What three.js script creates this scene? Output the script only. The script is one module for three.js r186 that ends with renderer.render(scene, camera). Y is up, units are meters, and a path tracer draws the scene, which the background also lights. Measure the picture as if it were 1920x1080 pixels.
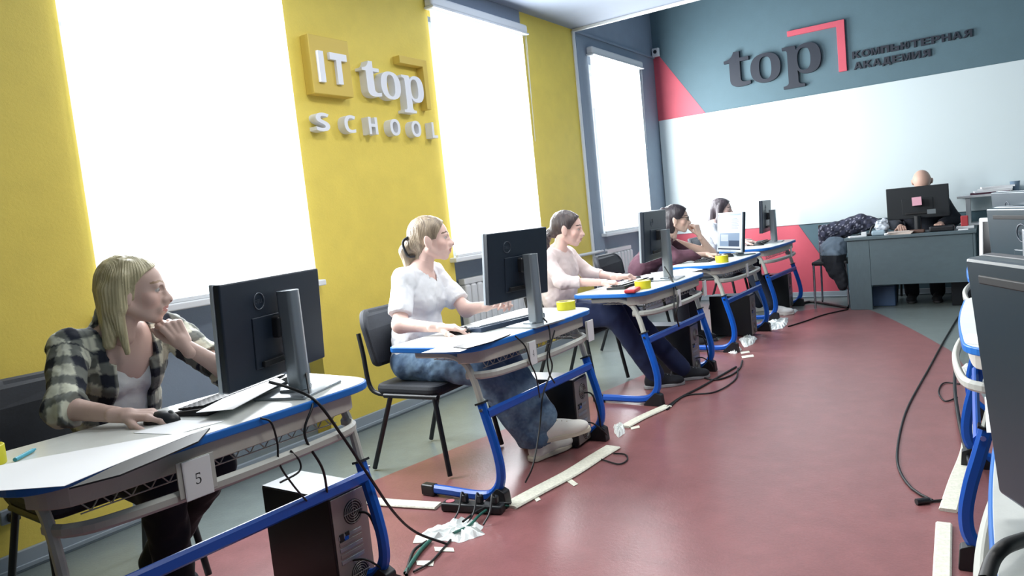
import * as THREE from 'three';
import { RoundedBoxGeometry } from 'three/addons/geometries/RoundedBoxGeometry.js';
import { TextGeometry } from 'three/addons/geometries/TextGeometry.js';
import { FontLoader } from 'three/addons/loaders/FontLoader.js';
import { mergeGeometries, mergeVertices } from 'three/addons/utils/BufferGeometryUtils.js';
import { RectAreaLightUniformsLib } from 'three/addons/lights/RectAreaLightUniformsLib.js';

// ---------------------------------------------------------------- camera, sky, lights, exposure
RectAreaLightUniformsLib.init();
const scene = new THREE.Scene();
const renderer = new THREE.WebGLRenderer({ antialias: true });
renderer.toneMapping = THREE.LinearToneMapping;
renderer.toneMappingExposure = 1.15;
renderer.shadowMap.enabled = true;
renderer.shadowMap.type = THREE.PCFSoftShadowMap;
const rad = THREE.MathUtils.degToRad;
const FOCAL = 1381.8;                                   // pixels, for a 1920 x 1080 frame
const camera = new THREE.PerspectiveCamera(2 * Math.atan(540 / FOCAL) * 180 / Math.PI, 16 / 9, 0.05, 60);
camera.position.set(0, 1.2, 0);
camera.rotation.set(rad(-5.2356), rad(33.32), rad(-5.864), 'YXZ');
camera.updateMatrixWorld();
scene.add(camera);
scene.background = new THREE.Color(0.9, 0.95, 1.0);     // overcast daylight outside the windows
// daylight that each window lets in: one soft area light per window, the size of its blind
const WALL = -3.32, BACK = -8.63, CEIL = 2.965;
const WINDOWS = [[-1.735, -2.955], [-4.315, -5.56], [-6.85, -8.08]];
const SILL = 0.97, HEAD = 2.76;
const DAYLIGHT = 15, UNSEEN_LAMP = 17;
for (const [z0, z1] of WINDOWS) {
  const l = new THREE.RectAreaLight(new THREE.Color(0.93, 0.97, 1.0), DAYLIGHT, z0 - z1, HEAD - SILL);
  l.position.set(WALL + 0.065, (SILL + HEAD) / 2, (z0 + z1) / 2);
  l.lookAt(10, (SILL + HEAD) / 2 , (z0 + z1) / 2);
  scene.add(l);
}

// ---------------------------------------------------------------- helpers
let rs = 12345;
const rnd = () => { rs = (rs * 1664525 + 1013904223) >>> 0; return rs / 4294967296; };
const V = (x, y, z) => new THREE.Vector3(x, y, z);
const taken = new Map();
function numbered(name) {
  const n = taken.get(name) ?? 0; taken.set(name, n + 1);
  return n ? name + '_' + String(n).padStart(3, '0') : name;
}
// a photo pixel gives a direction; the plane it is known to lie on gives its distance
function pixelRay(px, py) { return V((px - 960) / FOCAL, -(py - 540) / FOCAL, -1).applyQuaternion(camera.quaternion); }
function onAxis(px, py, axis, value) { const d = pixelRay(px, py), t = (value - camera.position[axis]) / d[axis]; return camera.position.clone().addScaledVector(d, t); }
const onX = (px, py, v) => onAxis(px, py, 'x', v), onY = (px, py, v) => onAxis(px, py, 'y', v), onZ = (px, py, v) => onAxis(px, py, 'z', v);

function lit(m) { m.castShadow = true; m.receiveShadow = true; return m; }
function mesh(name, geo, mat, parent) {
  if (Array.isArray(geo)) geo = merge(geo);
  const m = lit(new THREE.Mesh(geo, mat)); m.name = name;
  if (parent) parent.add(m);
  return m;
}
function merge(list) {
  const out = list.map((g) => { const h = g.index ? g.toNonIndexed() : g.clone(); for (const k of Object.keys(h.attributes)) if (!['position', 'normal', 'uv'].includes(k)) h.deleteAttribute(k); if (!h.attributes.uv) h.setAttribute('uv', new THREE.BufferAttribute(new Float32Array(h.attributes.position.count * 2), 2)); return h; });
  return out.length === 1 ? out[0] : mergeGeometries(out);
}
function tag(o, label, category, group) {
  o.name = numbered(o.name); o.userData.label = label; o.userData.category = category;
  if (group) o.userData.group = group;
  scene.add(o); return o;
}
function thing(name, label, category, pos = [0, 0, 0], turn = 0, group) {
  const g = new THREE.Group(); g.name = name; g.position.set(...pos); g.rotation.y = turn;
  return tag(g, label, category, group);
}
function single(name, geo, mat, label, category, group) { return tag(mesh(name, geo, mat), label, category, group); }
function struct(name, geo, mat, label) { const m = mesh(name, geo, mat); m.userData.kind = 'structure'; if (label) { m.userData.label = label; } scene.add(m); return m; }

const box = (w, h, d, x = 0, y = 0, z = 0) => new THREE.BoxGeometry(w, h, d).translate(x, y, z);
const rbox = (w, h, d, x = 0, y = 0, z = 0, r = 0.004, s = 2) => new RoundedBoxGeometry(w, h, d, s, Math.min(r, w / 2.01, h / 2.01, d / 2.01)).translate(x, y, z);
const span = (x0, x1, y0, y1, z0, z1) => box(Math.abs(x1 - x0), Math.abs(y1 - y0), Math.abs(z1 - z0), (x0 + x1) / 2, (y0 + y1) / 2, (z0 + z1) / 2);
const rspan = (x0, x1, y0, y1, z0, z1, r = 0.004) => rbox(Math.abs(x1 - x0), Math.abs(y1 - y0), Math.abs(z1 - z0), (x0 + x1) / 2, (y0 + y1) / 2, (z0 + z1) / 2, r);
const cyl = (r0, r1, h, x = 0, y = 0, z = 0, seg = 20) => new THREE.CylinderGeometry(r0, r1, h, seg).translate(x, y, z);
function tube(pts, r, seg = 24, rad8 = 8, tension = 0.5) {
  const c = new THREE.CatmullRomCurve3(pts.map((p) => p.isVector3 ? p : V(...p)), false, 'catmullrom', tension);
  return new THREE.TubeGeometry(c, seg, r, rad8, false);
}
function rod(a, b, r, seg = 10) {
  const A = a.isVector3 ? a : V(...a), B = b.isVector3 ? b : V(...b), d = B.clone().sub(A), L = d.length();
  const g = new THREE.CylinderGeometry(r, r, L, seg);
  g.applyQuaternion(new THREE.Quaternion().setFromUnitVectors(V(0, 1, 0), d.normalize())).translate((A.x + B.x) / 2, (A.y + B.y) / 2, (A.z + B.z) / 2);
  return g;
}
// rectangular bar swept along points (flat bars, square tubes); up gives the section's second axis
function sweep(pts, w, h, up = V(0, 0, 1), bevel = 0.003, steps = 40, tension = 0.5) {
  const c = new THREE.CatmullRomCurve3(pts.map((p) => p.isVector3 ? p : V(...p)), false, 'catmullrom', tension);
  const P = c.getSpacedPoints(steps), sec = [[-w / 2 + bevel, -h / 2], [w / 2 - bevel, -h / 2], [w / 2, -h / 2 + bevel], [w / 2, h / 2 - bevel], [w / 2 - bevel, h / 2], [-w / 2 + bevel, h / 2], [-w / 2, h / 2 - bevel], [-w / 2, -h / 2 + bevel]];
  const pos = [], idx = [], n = sec.length;
  P.forEach((p, i) => {
    const t = (P[i + 1] ?? p).clone().sub(P[i - 1] ?? p).normalize();
    const b = up.clone().addScaledVector(t, -up.dot(t)).normalize(), a = t.clone().cross(b);
    for (const [u, v] of sec) pos.push(p.x + a.x * u + b.x * v, p.y + a.y * u + b.y * v, p.z + a.z * u + b.z * v);
    if (i) for (let k = 0; k < n; k++) { const q = (i - 1) * n, k2 = (k + 1) % n; idx.push(q + k, q + k2, q + n + k2, q + k, q + n + k2, q + n + k); }
  });
  for (const base of [0, (P.length - 1) * n]) for (let k = 1; k < n - 1; k++) base ? idx.push(base, base + k, base + k + 1) : idx.push(base, base + k + 1, base + k);
  const g = new THREE.BufferGeometry(); g.setAttribute('position', new THREE.Float32BufferAttribute(pos, 3)); g.setIndex(idx);
  const f = g.toNonIndexed(); f.computeVertexNormals(); return f;
}
function poly(pts) { return new THREE.Shape(pts.map(([x, y]) => new THREE.Vector2(x, y))); }
function roundedPoly(pts, r) {
  const s = new THREE.Shape(), n = pts.length;
  pts.forEach((p, i) => {
    const a = new THREE.Vector2(...pts[(i + n - 1) % n]), b = new THREE.Vector2(...p), c = new THREE.Vector2(...pts[(i + 1) % n]);
    const q = Array.isArray(r) ? r[i] : r, d0 = a.clone().sub(b), d1 = c.clone().sub(b), rr = Math.min(q, d0.length() / 2.05, d1.length() / 2.05);
    const p0 = b.clone().addScaledVector(d0.normalize(), rr), p1 = b.clone().addScaledVector(d1.normalize(), rr);
    i ? s.lineTo(p0.x, p0.y) : s.moveTo(p0.x, p0.y); s.quadraticCurveTo(b.x, b.y, p1.x, p1.y);
  });
  s.closePath(); return s;
}
const extrude = (shape, depth, bevel = 0, seg = 10) => new THREE.ExtrudeGeometry(shape, { depth: depth - 2 * bevel, bevelEnabled: bevel > 0, bevelThickness: bevel, bevelSize: bevel, bevelOffset: -bevel, bevelSegments: 2, curveSegments: seg }).translate(0, 0, bevel);

// ---------------------------------------------------------------- materials
const S = (r, g, b) => new THREE.Color().setRGB(r / 255, g / 255, b / 255, THREE.SRGBColorSpace);
const mat = (c, roughness = 0.6, extra = {}) => new THREE.MeshStandardMaterial({ color: c, roughness, ...extra });
function hash(x, y) { let h = Math.imul(x, 374761393) + Math.imul(y, 668265263); h = Math.imul(h ^ (h >>> 13), 1274126177); return ((h ^ (h >>> 16)) >>> 0) / 4294967296; }
function vnoise(x, y, p) { const xi = Math.floor(x), yi = Math.floor(y), fx = x - xi, fy = y - yi, u = fx * fx * (3 - 2 * fx), v = fy * fy * (3 - 2 * fy), m = (a) => ((a % p) + p) % p; const h = (a, b) => hash(m(a), m(b)); return (h(xi, yi) * (1 - u) + h(xi + 1, yi) * u) * (1 - v) + (h(xi, yi + 1) * (1 - u) + h(xi + 1, yi + 1) * u) * v; }
function fbm(x, y, p, o = 4) { let s = 0, a = 0.5; for (let i = 0; i < o; i++) { s += a * vnoise(x, y, p); x *= 2; y *= 2; p *= 2; a *= 0.5; } return s / (1 - Math.pow(0.5, o)); }
function texture(n, fn, srgb = true) {
  const d = new Uint8Array(n * n * 4);
  for (let y = 0; y < n; y++) for (let x = 0; x < n; x++) { const c = fn(x / n, y / n), o = (y * n + x) * 4; d[o] = c[0]; d[o + 1] = c[1]; d[o + 2] = c[2]; d[o + 3] = 255; }
  const t = new THREE.DataTexture(d, n, n); t.magFilter = THREE.LinearFilter; t.wrapS = t.wrapT = THREE.RepeatWrapping; if (srgb) t.colorSpace = THREE.SRGBColorSpace; t.needsUpdate = true; return t;
}
const grain = (r, g, b, amp, f = 8, fine = 0.3, n = 256) => texture(n, (u, v) => { const k = 1 + amp * ((fbm(u * f, v * f, f) - 0.5) * 2 * (1 - fine) + (hash(Math.floor(u * n), Math.floor(v * n)) - 0.5) * 2 * fine); return [Math.min(255, r * k), Math.min(255, g * k), Math.min(255, b * k)]; });
const tiled = (t, rx, ry) => { const c = t.clone(); c.repeat.set(rx, ry); c.needsUpdate = true; return c; };
const bump = texture(256, (u, v) => { const k = 255 * (0.6 * fbm(u * 32, v * 32, 32, 3) + 0.4 * hash(Math.floor(u * 256), Math.floor(v * 256))); return [k, k, k]; }, false);
// uv in metres taken from the position: the two axes that lie in the face
function metreUV(g) {
  if (g.index) g = g.toNonIndexed(); if (!g.attributes.normal) g.computeVertexNormals();
  const p = g.attributes.position, n = g.attributes.normal, uv = new Float32Array(p.count * 2);
  for (let i = 0; i < p.count; i++) { const ax = Math.abs(n.getX(i)), ay = Math.abs(n.getY(i)), az = Math.abs(n.getZ(i)); const [a, b] = ay >= ax && ay >= az ? [p.getX(i), p.getZ(i)] : ax >= az ? [p.getZ(i), p.getY(i)] : [p.getX(i), p.getY(i)]; uv[i * 2] = a; uv[i * 2 + 1] = b; }
  g.setAttribute('uv', new THREE.BufferAttribute(uv, 2)); return g;
}
const M = {
  yellow: mat(0xffffff, 0.62, { map: grain(230, 206, 92, 0.035, 8, 0.3), bumpMap: bump, bumpScale: 0.0008 }),
  grey: mat(0xffffff, 0.65, { map: grain(134, 148, 164, 0.03, 8, 0.3), bumpMap: bump, bumpScale: 0.0008 }),
  greyBack: mat(0xffffff, 0.65, { map: grain(88, 114, 124, 0.03, 8, 0.3), bumpMap: bump, bumpScale: 0.0006 }),
  red: mat(0xffffff, 0.55, { map: grain(206, 88, 104, 0.03, 8, 0.3) }),
  white: mat(S(225, 228, 230), 0.5),
  ceiling: mat(0xffffff, 0.8, { map: grain(138, 148, 164, 0.02, 8, 0.3) }),
  board: mat(S(214, 226, 228), 0.32),
  floorRed: mat(0xffffff, 0.3, { map: grain(138, 91, 91, 0.10, 16, 0.35), bumpMap: bump, bumpScale: 0.0006 }),
  floorGrey: mat(0xffffff, 0.28, { map: grain(120, 130, 128, 0.08, 16, 0.35), bumpMap: bump, bumpScale: 0.0006 }),
  baseboard: mat(S(150, 160, 168), 0.45),
  whitePlastic: mat(S(222, 224, 226), 0.4),
  blackPlastic: mat(S(26, 28, 32), 0.42),
  blackMatte: mat(S(18, 20, 24), 0.6),
  pcCase: mat(S(14, 17, 24), 0.38),
  pcTopSheen: mat(S(96, 102, 108), 0.34),  // paler than the case: window reflection put into the top's colour
  steel: mat(S(150, 146, 142), 0.42, { metalness: 0.55 }),
  silver: mat(S(150, 158, 164), 0.34, { metalness: 0.6 }),
  chrome: mat(S(190, 194, 198), 0.16, { metalness: 1 }),
  blue: mat(S(12, 86, 186), 0.3),
  blueEdge: mat(S(28, 112, 200), 0.35),
  greyTube: mat(S(186, 188, 180), 0.36),
  beige: mat(0xffffff, 0.5, { map: grain(196, 192, 182, 0.05, 8, 0.2) }),
  deskTop: mat(0xffffff, 0.28, { map: grain(214, 218, 214, 0.03, 16, 0.3) }),
  paper: mat(S(238, 240, 242), 0.75),
  tapeYellow: mat(S(206, 200, 40), 0.5),
  cable: mat(S(16, 18, 20), 0.5),
  cableGrey: mat(S(120, 124, 124), 0.5),
  cableGreen: mat(S(36, 96, 84), 0.5),
  maskTape: mat(0xffffff, 0.7, { map: grain(222, 222, 206, 0.12, 16, 0.3) }),
  glass: new THREE.MeshPhysicalMaterial({ color: 0xffffff, roughness: 0.02, transmission: 1, thickness: 0, ior: 1.5 }),
};
for (const [k, rep] of [['yellow', 1.3], ['grey', 1.3], ['greyBack', 1.1], ['red', 1.2], ['ceiling', 1], ['floorRed', 0.9], ['floorGrey', 0.9], ['beige', 2], ['deskTop', 2], ['maskTape', 8]]) { M[k].map.repeat.set(rep, rep); if (M[k].bumpMap) { M[k].bumpMap = tiled(bump, 3, 3); } }
const fonts = new FontLoader();
const serifBold = await fonts.loadAsync('fonts/droid/droid_serif_bold.typeface.json');
const sansBold = await fonts.loadAsync('fonts/droid/droid_sans_bold.typeface.json');
// ---------------------------------------------------------------- the room
const FRONT = 2.6, RIGHT = 2.7, STEP = -6.57, CEIL2 = 3.75, TH = 0.12;
// floor: grey linoleum everywhere, with a red field inlaid along the aisle
{
  const red = [[-2.66, 2.55], [-2.66, -1.0], [-2.66, -1.8], [-2.6, -2.4], [-2.5, -3.0], [-2.33, -3.8], [-2.17, -4.6], [-2.05, -5.6], [-1.95, -6.6], [-1.8, -7.5], [-1.45, -7.86], [-1.1, -7.75], [-0.95, -7.58], [-0.614, -6.77], [-0.349, -6.04], [-0.237, -5.67], [-0.106, -4.87], [-0.02, -4.0], [0.0, -3.0], [0.0, 2.55]];
  const shp = new THREE.Shape(); shp.moveTo(red[0][0], -red[0][1]);
  shp.splineThru(red.slice(1, 10).map(([x, z]) => new THREE.Vector2(x, -z))); shp.splineThru(red.slice(10, 19).map(([x, z]) => new THREE.Vector2(x, -z))); shp.lineTo(0, -2.55); shp.closePath();
  const sub = metreUV(span(WALL - 0.4, RIGHT + 0.2, -0.2, -0.004, FRONT + 0.2, BACK - 0.2));
  const fl = struct('floor', sub, M.floorGrey, 'grey linoleum floor with an inlaid red field');
  const rf = metreUV(new THREE.ExtrudeGeometry(shp, { depth: 0.004, bevelEnabled: false, curveSegments: 24 }).rotateX(-Math.PI / 2).translate(0, -0.004, 0));
  mesh('red_field', rf, M.floorRed, fl);
  // grey covering beside the red field, level with it
  const g = new THREE.Shape([[WALL - 0.12, -2.59], [RIGHT, -2.59], [RIGHT, -BACK], [WALL - 0.12, -BACK]].map(([x, y]) => new THREE.Vector2(x, y)));
  g.holes.push(new THREE.Path(shp.getPoints(24)));
  mesh('grey_field', metreUV(new THREE.ExtrudeGeometry(g, { depth: 0.004, bevelEnabled: false, curveSegments: 24 }).rotateX(-Math.PI / 2).translate(0, -0.004, 0)), M.floorGrey, fl);
}
// window wall: a front leaf cut away over the windows and the niches below them, a back leaf with the window openings
function leaf(name, z0, z1, x0, x1, top, openings, material, label) {
  const s = new THREE.Shape([[z1, 0], [z0, 0], [z0, top], [z1, top]].map(([a, b]) => new THREE.Vector2(-a, b)).reverse());
  for (const [a, b, y0, y1] of openings) s.holes.push(new THREE.Path([[a, y0], [b, y0], [b, y1], [a, y1]].map(([p, q]) => new THREE.Vector2(-p, q))));
  const g = new THREE.ExtrudeGeometry(s, { depth: x1 - x0, bevelEnabled: false }).rotateY(Math.PI / 2).translate(x0, 0, 0);
  return struct(name, metreUV(g), material, label);
}
leaf('wall_left', FRONT, STEP, WALL - TH, WALL, CEIL, WINDOWS.slice(0, 2).map(([a, b]) => [a, b, 0.005, HEAD]), M.yellow, 'yellow painted wall with two tall windows');
leaf('wall_left_rear', STEP, BACK - 0.2, WALL - TH, WALL, CEIL2, WINDOWS.slice(2).map(([a, b]) => [a, b, 0.005, HEAD]), M.grey, 'grey painted wall around the last window');
leaf('wall_left_outer', FRONT + 0.2, BACK - 0.2, WALL - 0.36, WALL - TH, CEIL2, WINDOWS.map(([a, b]) => [a, b, SILL, HEAD]), M.grey, 'grey back of the niches below the windows');
// back wall and what is painted or fixed on it
const wb = struct('wall_back', metreUV(span(WALL - 0.36, RIGHT + 0.2, 0, CEIL2, BACK - 0.2, BACK)), M.greyBack, 'grey wall with red wedges around a white board');
{
  const P = (px, py) => { const p = onZ(px, py, BACK); return [p.x, p.y]; };
  const flat = (pts, d) => extrude(poly(pts), d).translate(0, 0, BACK);
  const yT = 2.205, yB = 0.825;
  mesh('red_wedge', flat([[WALL + 0.001, yT], [P(1323, 212)[0], yT], [P(1233, 104)[0], 2.99], [WALL + 0.001, 3.0]], 0.003), M.red, wb);
  mesh('red_wedge', flat([[WALL + 0.001, 0.07], [P(1571, 545)[0] + 0.02, 0.07], [P(1541, 482)[0], P(1541, 482)[1]], [P(1497, 423)[0], yB], [WALL + 0.001, yB]], 0.003), M.red, wb);
  const board = mesh('white_board', rspan(WALL + 0.01, 1.9, yB, yT, BACK, BACK + 0.012, 0.003), M.board, wb);
  board.userData.label = 'wide glossy white writing board';
  struct('baseboard_back', merge([rspan(WALL, RIGHT, 0, 0.07, BACK, BACK + 0.018), rspan(WALL, RIGHT, 0.012, 0.022, BACK, BACK + 0.024)]), M.baseboard);
}
struct('wall_right', metreUV(span(RIGHT, RIGHT + 0.2, 0, CEIL2, FRONT + 0.2, BACK)), M.greyBack, 'grey side wall');
struct('wall_front', metreUV(span(WALL - 0.36, RIGHT + 0.2, 0, CEIL2, FRONT, FRONT + 0.2)), M.greyBack, 'grey end wall');
struct('ceiling', metreUV(span(WALL - 0.36, RIGHT + 0.2, CEIL, CEIL2, FRONT + 0.2, STEP)), M.ceiling, 'pale lowered ceiling');
struct('ceiling_rear', metreUV(span(WALL - 0.36, RIGHT + 0.2, CEIL2, CEIL2 + 0.2, FRONT + 0.2, BACK - 0.2)), M.ceiling, 'higher ceiling over the end of the room');
struct('trim_1', rspan(WALL, RIGHT, CEIL - 0.025, CEIL + 0.02, STEP - 0.02, STEP + 0.012), M.white, 'white edge strip of the lowered ceiling');
struct('trim_2', rspan(WALL, WALL + 0.016, 0, CEIL - 0.02, STEP - 0.02, STEP + 0.03), M.white, 'pale corner strip where yellow meets grey');
struct('trim_3', rspan(WALL, WALL + 0.02, 2.94, 2.965, STEP - 0.02, BACK), M.grey, 'thin ledge along the grey wall');
struct('trim_4', rspan(WALL, WALL + 0.02, 0.05, 2.9, STEP - 0.16, STEP - 0.02), M.grey, 'flat grey pilaster beside the last window');
struct('baseboard_left', merge([rspan(WALL, WALL + 0.02, 0, 0.085, FRONT, BACK), rspan(WALL, WALL + 0.026, 0.01, 0.03, FRONT, BACK)]), M.baseboard);
// pale boxes above the blinds
for (const [i, [z0, z1]] of WINDOWS.slice(0, 2).entries()) struct('trim_' + (5 + i), rspan(WALL, WALL + 0.012, HEAD + 0.06, CEIL, z0 + 0.06, z1 - 0.02), M.ceiling, 'pale lintel panel above a window blind');

// windows, sills, blinds
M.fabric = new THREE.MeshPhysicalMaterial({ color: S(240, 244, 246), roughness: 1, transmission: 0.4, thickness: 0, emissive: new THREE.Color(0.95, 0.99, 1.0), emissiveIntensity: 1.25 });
const blindNames = ['white roller blind glowing with daylight beside the blonde woman', 'white roller blind glowing with daylight between two yellow walls', 'narrow white roller blind glowing in the grey wall'];
WINDOWS.forEach(([z0, z1], i) => {
  const w = new THREE.Group(); w.name = 'window_' + (i + 1); w.userData = { kind: 'structure', label: 'white framed window behind a lowered blind' }; scene.add(w);
  const xf = WALL - 0.27, zc = (z0 + z1) / 2, yt = HEAD - 0.45;
  mesh('frame', [span(xf, xf + 0.06, SILL, SILL + 0.06, z0, z1), span(xf, xf + 0.06, HEAD - 0.06, HEAD, z0, z1), span(xf, xf + 0.06, SILL, HEAD, z0, z0 - 0.06), span(xf, xf + 0.06, SILL, HEAD, z1, z1 + 0.06)], M.white, w);
  mesh('mullion', span(xf, xf + 0.06, SILL, yt, zc + 0.035, zc - 0.035), M.white, w);
  mesh('transom', span(xf, xf + 0.06, yt, yt + 0.07, z0, z1), M.white, w);
  mesh('pane', span(xf + 0.025, xf + 0.029, SILL + 0.05, yt + 0.01, z0 - 0.05, zc + 0.03), M.glass, w);
  mesh('pane', span(xf + 0.025, xf + 0.029, SILL + 0.05, yt + 0.01, zc - 0.03, z1 + 0.05), M.glass, w);
  mesh('pane', span(xf + 0.025, xf + 0.029, yt + 0.06, HEAD - 0.05, z0 - 0.05, z1 + 0.05), M.glass, w);
  mesh('window_sill', rspan(WALL - 0.25, WALL + 0.06, SILL - 0.035, SILL, z0 + 0.05, z1 - 0.05, 0.008), M.white, w);
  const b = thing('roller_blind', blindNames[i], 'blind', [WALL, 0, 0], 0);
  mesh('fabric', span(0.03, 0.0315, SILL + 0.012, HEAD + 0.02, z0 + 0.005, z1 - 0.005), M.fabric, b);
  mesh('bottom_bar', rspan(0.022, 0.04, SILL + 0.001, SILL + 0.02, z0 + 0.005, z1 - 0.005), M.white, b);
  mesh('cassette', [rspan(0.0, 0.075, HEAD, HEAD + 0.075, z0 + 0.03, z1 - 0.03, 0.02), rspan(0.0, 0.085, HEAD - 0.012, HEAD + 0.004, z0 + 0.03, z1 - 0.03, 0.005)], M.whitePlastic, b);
  const zc2 = z1 - 0.045;
  if (i) mesh('chain', [tube([[0.045, HEAD + 0.02, zc2], [0.03, 2.2, zc2 - 0.01], [0.02, 1.86, zc2 - 0.02]], 0.0028, 20, 6), tube([[0.02, HEAD + 0.02, zc2 - 0.02], [0.015, 2.2, zc2 - 0.03], [0.02, 1.86, zc2 - 0.02]], 0.0028, 20, 6)], M.whitePlastic, b);
});
// radiators in the niches
function radiator(z0, z1, label) {
  const r = thing('radiator', label, 'radiator', [WALL - 0.06, 0.14, 0], 0, 'radiators under the windows');
  const n = Math.round(Math.abs(z1 - z0) / 0.08);
  for (let k = 0; k < n; k++) mesh('section', rbox(0.075, 0.58, 0.068, 0, 0.32, z0 - 0.04 - k * 0.08, 0.02), M.whitePlastic, r);
  mesh('grille', rspan(-0.03, 0.03, 0.61, 0.655, z0, z1, 0.006), M.whitePlastic, r);
  mesh('pipe', [rod([0, 0.04, z0 + 0.04], [0, 0.04, z1 - 0.04], 0.013), rod([0, 0.04, z0 - 0.03], [0, -0.14, z0 - 0.03], 0.012)], M.whitePlastic, r);
  for (const z of [z0 - 0.16, z1 + 0.18]) mesh('bracket', span(-0.055, 0, 0.5, 0.53, z, z - 0.02), M.whitePlastic, r);
}
radiator(WINDOWS[1][0] - 0.14, WINDOWS[1][1] + 0.1, 'white ribbed radiator behind the monitor of the woman in white');
radiator(WINDOWS[2][0] - 0.12, WINDOWS[2][1] + 0.5, 'white ribbed radiator in the grey niche');
{
  const p = single('heating_pipe', [rod([WALL + 0.035, 0.8, -5.62], [WALL + 0.035, 0.8, -6.62], 0.016), rod([WALL + 0.035, 0.8, -6.6], [WALL - 0.05, 0.79, -6.98], 0.016), rod([WALL, 0.8, -5.8], [WALL + 0.035, 0.8, -5.8], 0.008)], M.whitePlastic, 'pale heating pipe running along the yellow wall to a radiator', 'pipe');
}
{ // small alarm sensor in the corner
  const s = thing('motion_sensor', 'small white motion sensor high up in the wall corner', 'sensor', [WALL + 0.055, 3.0, BACK + 0.02]);
  mesh('housing', rbox(0.09, 0.1, 0.05, 0, 0, 0.025, 0.012), M.whitePlastic, s);
  mesh('lens', cyl(0.02, 0.022, 0.012, 0, 0, 0, 16).rotateX(Math.PI / 2).translate(0, 0.005, 0.054), M.blackPlastic, s);
}

// ---------------------------------------------------------------- lettering
const letterMat = mat(S(228, 230, 236), 0.45), letterBlack = mat(S(34, 40, 52), 0.5), mustard = mat(S(212, 184, 84), 0.55);
function glyph(font, ch, height, depth, bevel = 0) {
  const g = new TextGeometry(ch, { font, size: 1, depth: 1, curveSegments: 8, bevelEnabled: false });
  g.computeBoundingBox(); const b = g.boundingBox;
  return { g, b };
}
// fit a glyph into a box w x h, extruded from 0 to depth
function fitted(font, ch, w, h, depth, flip = false) {
  const { g, b } = glyph(font, ch), s = b.getSize(V(0, 0, 0));
  g.translate(-b.min.x, -b.min.y, -b.min.z); g.scale(w / s.x, h / s.y, depth / s.z);
  if (!flip) return g;
  g.scale(-1, 1, 1).translate(w, 0, 0); const p = g.index ? g.toNonIndexed() : g;   // mirror and turn the faces back out
  for (const k of ['position', 'normal', 'uv']) { const a = p.attributes[k], n = a.itemSize; for (let i = 0; i < a.count; i += 3) for (let c = 0; c < n; c++) { const t = a.array[(i + 1) * n + c]; a.array[(i + 1) * n + c] = a.array[(i + 2) * n + c]; a.array[(i + 2) * n + c] = t; } }
  return p;
}
{ // lettering on the yellow wall: letters stand on the wall, read along -z, face +x
  const onWall = (geo, y, z, label) => { const m = tag(mesh('sign_letter', geo.rotateY(Math.PI / 2), letterMat), label, 'sign letter', 'raised lettering on the yellow wall'); m.position.set(WALL, y, z); };
  const D = 0.07, b = thing('sign_block', 'mustard square block bearing the white letters IT', 'sign', [WALL, 0, 0]);
  mesh('block', rspan(0, D, 2.045, 2.385, -3.085, -3.405, 0.006), mustard, b);
  mesh('letter', span(D, D + 0.02, 2.112, 2.291, -3.128, -3.17), letterMat, b);
  mesh('letter', extrude(poly([[0, 0.14], [0.049, 0.14], [0.049, 0], [0.09, 0], [0.09, 0.14], [0.139, 0.14], [0.139, 0.181], [0, 0.181]]), 0.02).rotateY(Math.PI / 2).translate(D, 2.111, -3.219), letterMat, b);
  for (const [ch, z, w, h, y] of [['t', -3.512, 0.16, 0.222, 2.07], ['o', -3.675, 0.19, 0.18, 2.065], ['p', -3.88, 0.224, 0.252, 1.99]]) onWall(fitted(serifBold, ch, w, h, 0.06), y, z, 'white slab-serif letter ' + ch + ' raised on the yellow wall');
  tag(mesh('sign_bracket', extrude(poly([[0, 0.29], [0.24, 0.29], [0.24, 0], [0.285, 0], [0.285, 0.34], [0, 0.34]]), 0.06, 0.003).rotateY(Math.PI / 2).translate(WALL, 2.026, -3.885), mustard), 'mustard corner bracket raised around the letter p on the yellow wall', 'sign');
  const rows = [['S', -3.078, 0.106, 'letter S'], ['C', -3.305, 0.097, 'letter C'], ['H', -3.517, 0.08, 'letter H'], ['O', -3.717, 0.098, 'first letter O of the word'], ['O', -3.93, 0.1, 'second letter O of the word'], ['L', -4.15, 0.06, 'letter L']];
  for (const [ch, z, w, n] of rows) onWall(fitted(sansBold, ch, w, 0.108, 0.06), 1.83, z, 'small white ' + n + ' in the lower line on the yellow wall');
}
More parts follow.
